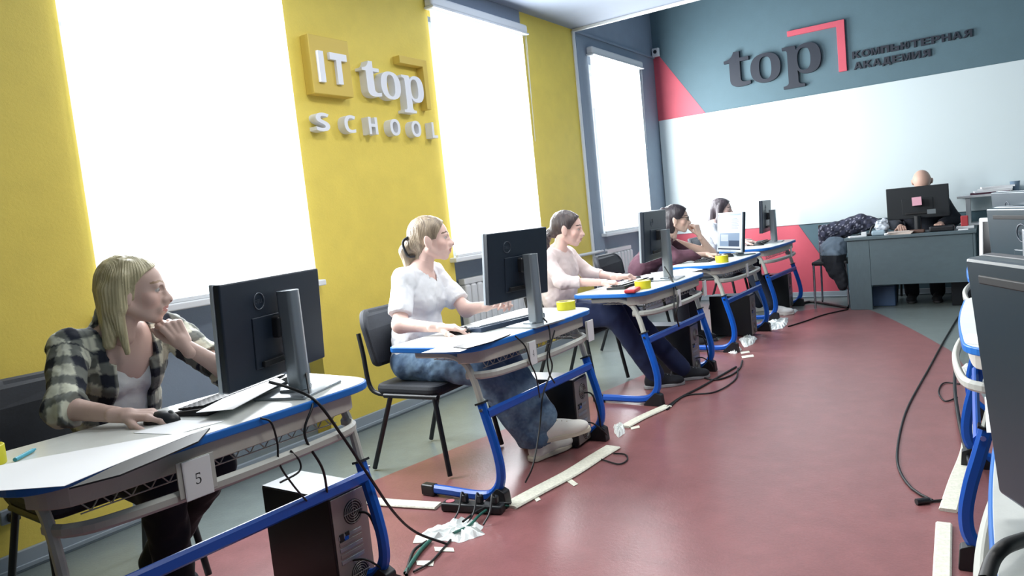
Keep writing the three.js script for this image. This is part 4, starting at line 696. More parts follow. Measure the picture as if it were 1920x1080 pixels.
{ // 4: woman with glasses in a maroon top, leaning on the desk, fist at her mouth
  const h = hairline([[0.13, 0.1], [0.09, 0.086], [0.06, 0.07], [0.03, 0.055], [0.0, 0.03], [-0.006, 0.016], [-0.0061, -0.016], [-0.4, -0.02]]);
  const hair = hairGeometry((f) => { scalp(f, 0.006); f.egg(V(-0.06, -0.05, 0), E3, 0.06, 0.1, 0.075); f.cone(V(-0.08, -0.08, 0), V(-0.085, -0.2, 0), 0.045, 0.03); f.ball(V(-0.115, 0.075, 0), 0.028); }, (x, y, z) => (x < -0.09 ? -1 : x - h(y)), [S(48, 40, 46), S(28, 24, 30)]);
  const skin = S(206, 176, 160), maroon = S(92, 58, 72), dark2 = S(66, 42, 54);
  const p = seated({
    label: 'woman with glasses in a maroon top leaning on the desk', hip: V(-2.62, 0.54, -5.86), neck: V(-2.33, 0.925, -6.0), head: V(-2.24, 1.068, -6.06), yaw: rad(10), headYaw: rad(20), headPitch: rad(-3), shoulder: 0.16, skin, cell: 0.013,
    arms: { r: { wrist: V(-2.0, 0.75, -6.02), elbow: V(-2.2, 0.76, -5.86), pose: 'keys', dir: V(0.9, -0.1, -0.3) }, l: { wrist: V(-2.1, 0.91, -6.19), elbow: V(-2.04, 0.74, -6.3), pose: 'fist', dir: V(-0.2, 0.9, 0.2), up: V(0.8, 0.3, 0.3) } },
    legs: { r: { ankle: V(-2.2, 0.09, -5.9), knee: V(-2.2, 0.52, -5.84) }, l: { ankle: V(-2.2, 0.09, -6.15), knee: V(-2.2, 0.52, -6.06) } }, hair, face: { brow: S(40, 34, 36) },
    clothes: (c) => [
      { name: 'sweater', label: 'loose maroon top with long sleeves', cell: 0.011, build: (f) => { torsoOf(f, c, 0.024, -0.12); for (const A of c.arms) sleeveOf(f, A, A.side > 0 ? 1.8 : 1.3, 0.056, 0.052, 0.045); f.cone(c.at(0.96), c.at(1.02), 0.07, 0.06); }, fold: folds(0.014, 18), clip: (() => { const cuffs = c.arms.map((A) => cuffClip(A, A.side > 0 ? 1.8 : 1.28)); return (x, y, z) => { const p = V(x - c.neck.x, y - c.neck.y, z - c.neck.z), fw = p.dot(c.fwd), sd = p.dot(c.tr), up = p.dot(c.spine); let v = up - 0.03; v = Math.max(v, Math.min(0.055 - Math.hypot(fw, sd), up + 0.06)); for (const q of cuffs) v = Math.max(v, q(x, y, z)); return v; }; })(), color: (x, y, z, t) => t.copy(maroon).lerp(dark2, Math.min(1, Math.max(0, 0.4 + n3(x * 14, y * 14, z * 14)))) },
      { name: 'trousers', label: 'dark trousers', mat: denimM, build: (f) => legsOf(f, c, [0.09, 0.075, 0.062]), color: (x, y, z, t) => t.copy(S(26, 28, 38)) },
    ],
  });
  shoe(p.g, p.loc(V(-2.2, 0, -5.9)), 0, 0, S(30, 30, 34), S(90, 90, 92)); shoe(p.g, p.loc(V(-2.2, 0, -6.15)), 0, 0, S(30, 30, 34), S(90, 90, 92));
  const q = new THREE.Group(); q.name = 'glasses'; q.applyMatrix4(p.HM); p.g.add(q);
  for (const s of [-1, 1]) { mesh('rim', tube([[0.098, 0.012, s * 0.008], [0.098, 0.016, s * 0.03], [0.092, 0.012, s * 0.056], [0.09, -0.014, s * 0.05], [0.097, -0.018, s * 0.03], [0.098, -0.01, s * 0.01], [0.098, 0.012, s * 0.008]], 0.0028, 32, 6), M.blackPlastic, q); mesh('temple', rod([0.092, 0.011, s * 0.058], [-0.02, 0.006, s * 0.082], 0.0028, 6), M.blackPlastic, q); }
  mesh('bridge', rod([0.099, 0.006, -0.009], [0.099, 0.006, 0.009], 0.0026, 6), M.blackPlastic, q);
}
{ // 5: woman with long dark hair in a white blouse
  const h = hairline([[0.13, 0.1], [0.09, 0.086], [0.07, 0.07], [0.04, 0.05], [0.01, 0.028], [-0.03, 0.012], [-0.4, 0.0]]);
  const hair = hairGeometry((f) => { scalp(f, 0.005); for (const s of [-1, 1]) { f.cone(V(-0.02, 0.03, s * 0.07), V(-0.03, -0.1, s * 0.078), 0.03, 0.028); f.cone(V(-0.03, -0.1, s * 0.078), V(-0.03, -0.26, s * 0.085), 0.028, 0.018); } f.cone(V(-0.08, 0, 0), V(-0.11, -0.24, 0), 0.055, 0.04); }, (x, y, z) => x - h(y), [S(84, 74, 80), S(44, 38, 44)]);
  const skin = S(206, 178, 170), white = S(232, 236, 244);
  const p = seated({
    label: 'woman with long dark hair in a white blouse', hip: V(-2.5, 0.53, -7.66), neck: V(-2.43, 0.955, -7.66), head: V(-2.35, 1.085, -7.7), yaw: rad(5), headYaw: rad(14), headPitch: rad(-4), shoulder: 0.16, skin, cell: 0.014,
    arms: { r: { wrist: V(-2.1, 0.75, -7.52), elbow: V(-2.32, 0.775, -7.44), pose: 'mouse', dir: V(0.9, -0.1, -0.2) }, l: { wrist: V(-2.19, 0.75, -7.8), elbow: V(-2.36, 0.775, -7.9), pose: 'keys', dir: V(0.9, -0.1, 0.3) } },
    legs: { r: { ankle: V(-1.86, 0.1, -7.44), knee: V(-2.08, 0.5, -7.56) }, l: { ankle: V(-2.05, 0.09, -7.72), knee: V(-2.08, 0.5, -7.73) } }, hair, face: { brow: S(50, 42, 44) },
    clothes: (c) => [
      { name: 'blouse', label: 'white blouse', cell: 0.012, build: (f) => { torsoOf(f, c, 0.02, -0.04); for (const A of c.arms) sleeveOf(f, A, 1.3, 0.052, 0.048, 0.042); }, fold: folds(0.016, 14), clip: (() => { const cuffs = c.arms.map((A) => cuffClip(A, 1.28)); return (x, y, z) => { const p = V(x - c.neck.x, y - c.neck.y, z - c.neck.z), fw = p.dot(c.fwd), sd = p.dot(c.tr), up = p.dot(c.spine); let v = Math.max(up - 0.01, Math.min(0.06 - Math.hypot(fw, sd), up + 0.08)); for (const q of cuffs) v = Math.max(v, q(x, y, z)); return v; }; })(), color: (x, y, z, t) => t.copy(white) },
      { name: 'trousers', label: 'dark trousers', mat: denimM, build: (f) => legsOf(f, c, [0.09, 0.075, 0.065]), color: (x, y, z, t) => t.copy(S(24, 32, 48)) },
    ],
  });
  shoe(p.g, p.loc(V(-1.84, 0, -7.44)), rad(20), 0, S(228, 228, 226), S(210, 206, 200), 'white sneaker', 'sneaker'); shoe(p.g, p.loc(V(-2.05, 0, -7.72)), rad(20), 0, S(228, 228, 226), S(210, 206, 200), 'white sneaker', 'sneaker');
}
// ---------------------------------------------------------------- things on the desks
const path = (pts, y) => pts.map(([x, z]) => onY(x, z, y));
function sheet(name, px, y, t, material, label, category, group) { // flat piece whose corners lie on the plane y
  const P = px.map(([a, b]) => onY(a, b, y)), s = new THREE.Shape(P.map((p) => new THREE.Vector2(p.x, -p.z)));
  return single(name, extrude(s, t).rotateX(-Math.PI / 2).translate(0, y, 0), material, label, category, group);
}
const keyMat = mat(S(22, 24, 28), 0.5), keyMat2 = mat(S(40, 43, 48), 0.5);
function keyboard(pos, turn, label, body = keyMat, caps = keyMat2) { // long side along z, keys rise away from +x (the sitter is at -x)
  const g = thing('keyboard', label, 'keyboard', pos, turn, 'keyboards on the desks');
  mesh('tray', extrude(roundedPoly([[-0.065, 0], [0.065, 0], [0.065, 0.024], [-0.065, 0.012]], 0.004), 0.44, 0.003).translate(0, 0, -0.22), body, g);
  const keys = []; for (let r = 0; r < 5; r++) for (let k = 0; k < 20; k++) keys.push(box(0.016, 0.006, 0.0175, -0.048 + r * 0.0195, 0.0185 + r * 0.0019, -0.2 + k * 0.0208));
  mesh('keys', merge(keys), caps, g).userData.kind = 'stuff'; return g;
}
function mouse(pos, turn, label, material = M.blackPlastic) {
  const g = thing('computer_mouse', label, 'mouse', pos, turn, 'computer mice');
  const s = new THREE.SphereGeometry(1, 20, 12, 0, Math.PI * 2, 0, Math.PI / 2).scale(0.055, 0.034, 0.031); mesh('shell', s, material, g); mesh('wheel', cyl(0.008, 0.008, 0.006, 0, 0, 0, 12).rotateX(Math.PI / 2).translate(0.03, 0.026, 0), M.cableGrey, g); return g;
}
const rollShape = (r0, r1, h) => new THREE.LatheGeometry([[r0, 0], [r1 - 0.002, 0], [r1, 0.002], [r1, h - 0.002], [r1 - 0.002, h], [r0, h], [r0, 0]].map(([a, b]) => new THREE.Vector2(a, b)), 32);
function tapeRoll(pos, label, h = 0.048) { const g = thing('tape_roll', label, 'tape', pos, 0, 'rolls of yellow tape'); mesh('tape', rollShape(0.034, 0.05, h), M.tapeYellow, g); mesh('core', rollShape(0.0325, 0.0338, h), mat(S(214, 206, 180), 0.8), g); }
const h1 = DESKS[0][2], h2 = 0.7;
// desk 1
mouse([-2.065, h1, -1.2], rad(30), 'black mouse under the hand of the blonde woman');
keyboard([-2.085, h1, -1.48], rad(15), 'black keyboard covered by a printed sheet');
{ const p = sheet('paper_sheet', [[368, 774], [418, 748], [518, 708], [534, 716], [436, 768]], h1 + 0.026, 0.0015, M.paper, 'printed sheet lying across the black keyboard', 'paper', 'loose paper on the desks'); }
sheet('folder', [[130, 918], [226, 893], [300, 862], [372, 830], [394, 804], [232, 868]], h1 + 0.0005, 0.004, M.blackMatte, 'black folder below white paper on the blonde woman\'s desk', 'folder');
sheet('paper_sheet', [[-60, 925], [120, 912], [206, 876], [380, 806], [252, 826], [66, 860], [-60, 885]], h1 + 0.0046, 0.001, M.paper, 'wide white sheet on the black folder', 'paper', 'loose paper on the desks');
sheet('paper_sheet', [[250, 812], [340, 788], [420, 790], [330, 815]], h1 + 0.0005, 0.001, M.paper, 'white sheet under the mouse of the blonde woman', 'paper', 'loose paper on the desks');
single('pen', [rod(onY(28, 862, h1 + 0.007), onY(62, 844, h1 + 0.007), 0.0055), rod(onY(58, 846, h1 + 0.007), onY(66, 842, h1 + 0.007), 0.003)], mat(S(70, 168, 190), 0.4), 'turquoise pen on the blonde woman\'s desk', 'pen');
tapeRoll(onY(-30, 875, h1).toArray(), 'roll of yellow tape at the end of the blonde woman\'s desk', 0.05);
// desk 2
mouse([-2.09, h2, -2.7], rad(28), 'black mouse under the hand of the woman in white');
keyboard([-2.0, h2, -2.95], rad(-12), 'pale keyboard with dark sides before the woman in white', mat(S(44, 60, 84), 0.5), mat(S(214, 218, 222), 0.5));
sheet('paper_sheet', [[790, 662], [868, 636], [955, 622], [930, 636], [862, 660]], h2 + 0.0005, 0.001, M.paper, 'white sheet beside the mouse of the woman in white', 'paper', 'loose paper on the desks');
sheet('folder', [[850, 652], [912, 632], [958, 628], [922, 642], [875, 655]], h2 + 0.0016, 0.004, M.blackPlastic, 'thin black folder at the desk edge of the woman in white', 'folder');
tapeRoll([-1.905, h2, -3.4], 'roll of yellow tape at the end of the desk numbered four', 0.045);
// desk 3
keyboard([-1.98, h2, -4.42], rad(-2), 'black keyboard under the hands of the braided woman');
mouse([-2.05, h2, -4.66], rad(20), 'black mouse beside the braided woman');
tapeRoll(onY(1206, 541, h2).toArray(), 'roll of yellow tape on the desk of the braided woman', 0.05);
single('pencil_case', rbox(0.07, 0.022, 0.16, 0, 0.011, 0, 0.009).rotateY(0.2).translate(...onY(1186, 547, h2).toArray()), mat(S(190, 60, 66), 0.6), 'red pencil case beside the keyboard of the braided woman', 'case');
single('mobile_phone', rbox(0.075, 0.009, 0.15, 0, 0.0045, 0, 0.004).rotateY(0.3).translate(...onY(1190, 538, h2).toArray()), M.blackPlastic, 'black phone beside the red pencil case', 'phone');
sheet('paper_sheet', [[1220, 512], [1290, 503], [1318, 505], [1252, 520]], h2 + 0.0005, 0.001, M.paper, 'white sheet under the monitor stand of the braided woman', 'paper', 'loose paper on the desks');
// desks 4 and 5
keyboard([-1.98, h2, -6.05], 0, 'black keyboard on the desk of the woman with glasses');
mouse([-1.9, h2, -6.28], rad(10), 'black mouse beside the lit monitor');
tapeRoll(onY(1354, 492, h2).toArray(), 'roll of yellow tape on the desk of the woman with glasses', 0.055);
sheet('paper_sheet', [[1300, 492], [1340, 488], [1345, 494], [1305, 498]], h2 + 0.0005, 0.001, M.paper, 'white sheet on the desk of the woman with glasses', 'paper', 'loose paper on the desks');
mouse([-1.95, h2, -7.5], rad(0), 'black mouse on the desk next to the red wall');
keyboard([-2.0, h2, -7.72], 0, 'black keyboard on the desk next to the red wall');

// ---------------------------------------------------------------- cables, tape and sockets on the floor
const floorLine = (pts, r, y = r) => tube(path(pts, y), r, pts.length * 8, 7);
function strip(name, pts, w, label) { // flat taped-down duct: a low rounded ridge along floor points
  const P = path(pts, 0).map((p) => p.setY(0.006)); single(name, metreUV(sweep(P, w, 0.012, V(0, 1, 0), 0.005, pts.length * 8)), M.maskTape, label, 'tape', 'masking tape over the floor cables');
}
strip('floor_tape', [[690, 941], [740, 946], [822, 951]], 0.07, 'short strip of masking tape beside the power strip');
strip('floor_tape', [[955, 952], [1010, 922], [1070, 890], [1120, 858], [1150, 840]], 0.085, 'long taped cable duct beside the white sneakers');
strip('floor_tape', [[1172, 802], [1205, 784], [1252, 763]], 0.06, 'taped cable duct leading to the desk of the braided woman');
const scraps = [[[1056, 898], [1066, 895], [1084, 908], [1076, 912]], [[1000, 934], [1008, 930], [1014, 937], [1006, 941]], [[1182, 802], [1198, 798], [1200, 802], [1184, 806]], [[814, 1026], [850, 1028], [852, 1035], [816, 1034]], [[780, 1052], [814, 1052], [812, 1062], [782, 1060]], [[780, 1004], [812, 1006], [800, 1018], [774, 1019]], [[1390, 668], [1412, 665], [1414, 669], [1392, 672]], [[1388, 660], [1404, 658], [1406, 661], [1390, 664]]];
scraps.forEach((s, i) => sheet('tape_scrap', s, 0.001, 0.002, M.maskTape, ['tape tab crossing the long duct', 'small tape tab at the end of the long duct', 'tape tab at the duct of the braided woman', 'torn tape piece over a single black cable', 'torn tape piece by the desk foot of the blonde woman', 'tape flap under the crumpled paper', 'tape tab at the desk foot of the woman with glasses', 'narrow tape tab at the desk foot of the woman with glasses'][i], 'tape', 'scraps of masking tape'));
function crumple(px, label, n = 18) { // crumpled paper: an uneven low mound with a ragged outline
  const P = path(px, 0), c = P.reduce((a, p) => a.add(p), V(0, 0, 0)).multiplyScalar(1 / P.length), pos = [], idx = [], rings = 4, per = 36; pos.push(0, 0.022, 0);
  const at = (t) => { const k = t * P.length, i = Math.floor(k) % P.length; return P[i].clone().lerp(P[(i + 1) % P.length], k - Math.floor(k)).sub(c); };
  for (let r = 1; r <= rings; r++) for (let a = 0; a < per; a++) { const p = at(a / per), k = r / rings * (1 + 0.1 * (hash(a, r) - 0.5)); pos.push(p.x * k, r === rings ? 0.001 : 0.004 + 0.024 * hash(a + 7, r * 3), p.z * k); }
  for (let a = 0; a < per; a++) { const b = (a + 1) % per; idx.push(0, 1 + b, 1 + a); for (let r = 0; r < rings - 1; r++) { const q = 1 + r * per, w = q + per; idx.push(q + a, q + b, w + b, q + a, w + b, w + a); } }
  let g = new THREE.BufferGeometry(); g.setAttribute('position', new THREE.Float32BufferAttribute(pos, 3)); g.setIndex(idx); g = g.toNonIndexed(); g.computeVertexNormals(); g.translate(c.x, 0, c.z);
  single('crumpled_paper', metreUV(g), M.paper2, label, 'paper', 'crumpled paper over the cables');
}
M.paper2 = mat(S(232, 236, 234), 0.8, { side: THREE.DoubleSide });
crumple([[782, 1006], [800, 992], [830, 985], [860, 973], [890, 976], [905, 988], [900, 1000], [912, 1002], [890, 1010], [860, 1018], [836, 1014], [800, 1012]], 'large crumpled paper over the cables beside the power strip');
crumple([[1425, 612], [1445, 600], [1478, 596], [1476, 608], [1468, 616], [1440, 620]], 'heap of crumpled paper by the desk next to the red wall');
crumple([[1385, 636], [1400, 628], [1420, 634], [1412, 646], [1396, 652]], 'crumpled paper at the foot of the desk of the woman with glasses');
crumple([[1364, 655], [1380, 650], [1392, 655], [1380, 664], [1366, 662]], 'small paper heap under the desk of the woman with glasses');
crumple([[1462, 585], [1480, 582], [1496, 582], [1490, 588], [1470, 592]], 'pale rag on the floor by the desk next to the red wall');
crumple([[1150, 800], [1160, 795], [1170, 798], [1172, 812], [1160, 822], [1152, 812]], 'crumpled paper behind the computer tower beside the sneakers');
{ // power strip
  const a = onY(832, 955, 0), b = onY(945, 962, 0), d = b.clone().sub(a), g = thing('power_strip', 'black power strip at the foot of the desk numbered four', 'power strip', a.clone().lerp(b, 0.5).toArray(), -Math.atan2(d.z, d.x));
  mesh('housing', rbox(d.length(), 0.038, 0.055, 0, 0.019, 0, 0.01), M.blackPlastic, g);
  for (let k = 0; k < 4; k++) mesh('socket', cyl(0.019, 0.019, 0.004, -0.105 + k * 0.07, 0.0385, 0, 18), k ? M.blackMatte : mat(S(190, 110, 120), 0.5), g);
  for (let k = 1; k < 4; k++) mesh('plug', [rbox(0.03, 0.035, 0.03, -0.105 + k * 0.07, 0.056, 0, 0.008), tube([[-0.105 + k * 0.07, 0.07, 0], [-0.1 + k * 0.07, 0.09, 0.03], [-0.09 + k * 0.07, 0.04, 0.09], [-0.1 + k * 0.07, 0.008, 0.14]], 0.004, 16, 6)], M.blackPlastic, g);
}
const cable = (pts3, r, material, label, group = 'cables of the window row') => single('cable', tube(pts3, r, pts3.length * 8, 6), material, label, 'cable', group);
const fl = (x, y, h = 0.006) => onY(x, y, h);
cable([[955, 948], [925, 950], [900, 965], [880, 985], [850, 1000]].map(([x, y]) => fl(x, y, 0.02)), 0.006, M.cableGreen, 'green cable leading into the crumpled paper');
cable([[958, 944], [930, 944], [895, 958], [868, 978]].map(([x, y]) => fl(x, y, 0.03)), 0.005, M.cable, 'black cable looping over the power strip');
cable([[808, 1012], [790, 1030], [772, 1055], [760, 1075]].map(([x, y]) => fl(x, y, 0.01)), 0.008, M.cableGreen, 'green cable bundle leaving the crumpled paper');
cable([[800, 1015], [778, 1030], [768, 1052], [762, 1078]].map(([x, y]) => fl(x, y, 0.012)), 0.006, M.cable, 'black cable beside the green bundle');
cable([[845, 1012], [828, 1032], [806, 1055], [775, 1072]].map(([x, y]) => fl(x, y)), 0.0045, M.cable, 'single black cable held down by torn tape');
cable([[1150, 850], [1172, 852], [1176, 862], [1160, 870], [1130, 862], [1105, 856]].map(([x, y]) => fl(x, y)), 0.004, M.cable, 'thin black cable loop on the red floor beside the duct');
cable([[1250, 764], [1275, 746], [1310, 728], [1345, 708], [1380, 688]].map(([x, y]) => fl(x, y)), 0.008, M.cable, 'thick black cable running on to the braided woman\'s tower');
cable([[1250, 768], [1285, 742], [1340, 735], [1378, 712], [1384, 690]].map(([x, y]) => fl(x, y)), 0.005, M.cable, 'black cable arc on the red floor by the braided woman');
cable([[1300, 700], [1335, 712], [1365, 706], [1386, 692], [1392, 676]].map(([x, y]) => fl(x, y)), 0.006, M.cable, 'tangled black cable behind the braided woman\'s shoes');
cable([[1478, 612], [1510, 602], [1545, 590], [1590, 580]].map(([x, y]) => fl(x, y)), 0.006, M.cable, 'dark cable running to the grey teacher desk');
cable([[1500, 570], [1520, 566], [1550, 570], [1590, 577]].map(([x, y]) => fl(x, y, 0.012)), 0.014, M.cable, 'thick dark cable bundle by the red wall');
// hanging cables: from the monitors over the desk fronts
const hang = (i, pts) => pts.map(([px, py, dx]) => { const [p, t] = DESKS[i]; return onX(px, py, p[0] + dx); });
const deskCable = (i, pts, r, label) => cable(hang(i, pts), r, M.cable, label);
deskCable(0, [[504, 716, -0.13], [545, 728, -0.09], [592, 752, 0.012], [640, 815, 0.03], [690, 890, 0.03], [738, 960, 0.0], [780, 998, -0.02], [838, 1020, 0.04]], 0.005, 'long black cable falling from the blonde woman\'s monitor to the floor');
deskCable(0, [[572, 690, -0.12], [580, 738, -0.05], [586, 760, 0.012], [572, 800, 0.02], [576, 830, 0.02], [605, 880, 0.02], [615, 935, -0.03]], 0.004, 'black cable hanging over the rail of the desk numbered five');
deskCable(0, [[488, 784, 0.006], [508, 792, 0.02], [520, 830, 0.02], [524, 870, 0.02], [550, 910, 0.015], [580, 945, -0.03]], 0.003, 'thin black cable over the desk edge beside the tower');
deskCable(0, [[525, 905, 0.02], [560, 885, 0.026], [562, 865, 0.026], [545, 845, 0.024]], 0.003, 'thin black cable looped around the desk rail');
deskCable(1, [[1008, 590, -0.06], [1026, 605, 0.0], [1032, 640, 0.03], [1026, 668, 0.03], [1030, 700, 0.03], [1040, 718, 0.01]], 0.004, 'black cable hanging before the desk numbered four');
deskCable(1, [[966, 630, 0.002], [985, 650, 0.026], [995, 682, 0.03], [1005, 705, 0.03], [1012, 745, 0.0]], 0.0035, 'thin black cable over the front edge of the desk numbered four');
deskCable(1, [[1040, 620, 0.004], [1030, 660, 0.03], [1035, 690, 0.03], [1018, 740, 0.03], [1012, 800, 0.03], [1000, 870, 0.06], [985, 905, 0.03]], 0.004, 'pale-ended cable hanging in front of the sneakers');
deskCable(2, [[1256, 520, -0.06], [1268, 540, 0.0], [1272, 565, 0.025], [1268, 590, 0.025], [1273, 612, 0.01]], 0.006, 'black cables hanging before the braided woman\'s desk');
deskCable(2, [[1246, 500, -0.1], [1262, 530, -0.03], [1264, 575, 0.025], [1266, 600, 0.025]], 0.004, 'black cable beside the braided woman\'s monitor column');
for (const [i, x, z, n] of [[0, -1.84, -1.675, 'the blonde woman\'s tower'], [1, -1.815, -3.3, 'the tower behind the sneakers'], [2, -1.755, -4.9, 'the braided woman\'s tower']]) {
  cable([V(x + 0.0, 0.27, z - 0.03), V(x + 0.05, 0.26, z - 0.035), V(x + 0.07, 0.15, z - 0.05), V(x + 0.06, 0.01, z - 0.08)], 0.0045, M.cable, 'black power cable plugged into ' + n);
  cable([V(x + 0.0, 0.12, z + 0.02), V(x + 0.05, 0.12, z + 0.0), V(x + 0.09, 0.07, z - 0.04), V(x + 0.08, 0.008, z - 0.12)], 0.004, M.cable, 'black video cable plugged into ' + n);
}

{ const p = onX(13, 967, WALL), g = thing('wall_socket', 'small dark cable socket on the yellow wall under the first desk', 'socket', [WALL, p.y, p.z]); mesh('plate', rspan(0, 0.02, -0.03, 0.03, -0.03, 0.03, 0.006), M.baseboard, g); mesh('plug', rspan(0.02, 0.05, -0.02, 0.015, -0.03, 0.01, 0.006), M.blackPlastic, g); }
// ---------------------------------------------------------------- the row of desks across the aisle
const RDESKS = [[[-0.02, -1.31], Math.PI - 0.01, 0.71], [[-0.11, -2.985], Math.PI + 0.02, 0.7], [[-0.12, -4.62], Math.PI, 0.7]];
['white-topped school desk nearest the camera across the aisle', 'white-topped school desk with white papers across the aisle', 'white-topped school desk farthest down the row across the aisle'].forEach((n, i) => schoolDesk(RDESKS[i][0], RDESKS[i][1], RDESKS[i][2], n.replace(' nearest the camera', ' with a cable lying on it').replace(' farthest down', ' at the end of'), 'school desks across the aisle'));
M.monTeal = mat(S(44, 62, 72), 0.3);
monitor([0.062, 0.71, -0.905], Math.PI + rad(26), { shift: 0.05, label: 'large teal-black monitor back on the first desk across the aisle', slot: true, back: M.monTeal, bezel: M.monBack, bottom: 0.035, tilt: 0.09, logo: false, hgt: 0.34, w: 0.5, group: 'monitors across the aisle' });
monitor([0.1, 0.7, -2.42], Math.PI + rad(28), { shift: 0.06, label: 'teal-black monitor back with a ring emblem on the second desk across the aisle', slot: true, back: M.monTeal, bezel: M.monBezel, bottom: 0.06, tilt: 0.06, group: 'monitors across the aisle' });
monitor([0.05, 0.7, -4.05], Math.PI + rad(20), { label: 'teal-black monitor back on the third desk across the aisle', back: M.monTeal, bezel: M.monBezel, bottom: 0.07, tilt: 0.06, group: 'monitors across the aisle' });
monitor([0.165, 0.7, -3.16], rad(52), { label: 'old white-framed monitor with a dark screen across the aisle', bezel: M.whitePlastic, back: M.whitePlastic, bottom: 0.03, tilt: 0.05, w: 0.38, hgt: 0.3, logo: false, group: 'monitors across the aisle' });
sheet('paper_sheet', [[1846, 745], [1872, 748], [1878, 812], [1850, 812]], 0.7105, 0.001, M.paper, 'white patch laid over the bare end of the first desk across the aisle', 'paper', 'loose paper across the aisle');  // white patch standing for the bright bare desk top, not loose paper
sheet('paper_sheet', [[1816, 626], [1848, 632], [1850, 648], [1812, 644]], 0.7005, 0.002, M.paper, 'white sheet at the edge of the second desk across the aisle', 'paper', 'loose paper across the aisle');
sheet('paper_sheet', [[1800, 607], [1836, 598], [1846, 600], [1846, 624], [1824, 622]], 0.001, 0.003, M.paper, 'folded white paper on the grey floor beyond the desks', 'paper', 'loose paper across the aisle');
strip('floor_tape', [[1766, 1100], [1768, 1040], [1770, 985]], 0.05, 'white tape strip along the desk foot across the aisle');
strip('floor_tape', [[1778, 960], [1795, 905], [1815, 850], [1822, 800]], 0.06, 'white taped duct beside the blue leg across the aisle');
crumple([[1800, 690], [1812, 680], [1830, 690], [1850, 700], [1855, 725], [1835, 730], [1812, 712]], 'crumpled white paper under the second desk across the aisle');
{
  const c = (p, r, y, label, m = M.cable) => single('cable', floorLine(p, r, y), m, label, 'cable', 'cables across the aisle');
  c([[1836, 570], [1808, 580], [1775, 630], [1742, 690], [1706, 755], [1690, 800], [1682, 850], [1688, 885], [1712, 918], [1748, 938]], 0.0055, 0.006, 'long black cable curving over the red floor');
  c([[1848, 618], [1815, 628], [1795, 665], [1790, 720], [1797, 780], [1808, 830], [1822, 880]], 0.009, 0.05, 'thick black cable hanging by the blue desk leg across the aisle');
  c([[1742, 940], [1765, 938], [1800, 934], [1822, 930]], 0.005, 0.006, 'short black cable with a connector across the aisle');
  c([[1800, 720], [1770, 718], [1760, 735], [1772, 752], [1795, 745]], 0.004, 0.006, 'small black cable loop on the red floor across the aisle');
  const a = onY(1718, 941, 0.012), b = onY(1742, 938, 0.012); single('connector', rod(a, b, 0.012, 8), M.blackPlastic, 'black connector at the end of the curving floor cable', 'connector');
  single('cable', tube([onY(1848, 1090, 0.722), onY(1862, 1050, 0.73), onY(1885, 1025, 0.74), onY(1925, 1010, 0.73)], 0.009, 30, 8), M.cable, 'thick black cable lying on the first desk across the aisle', 'cable', 'cables across the aisle');
}
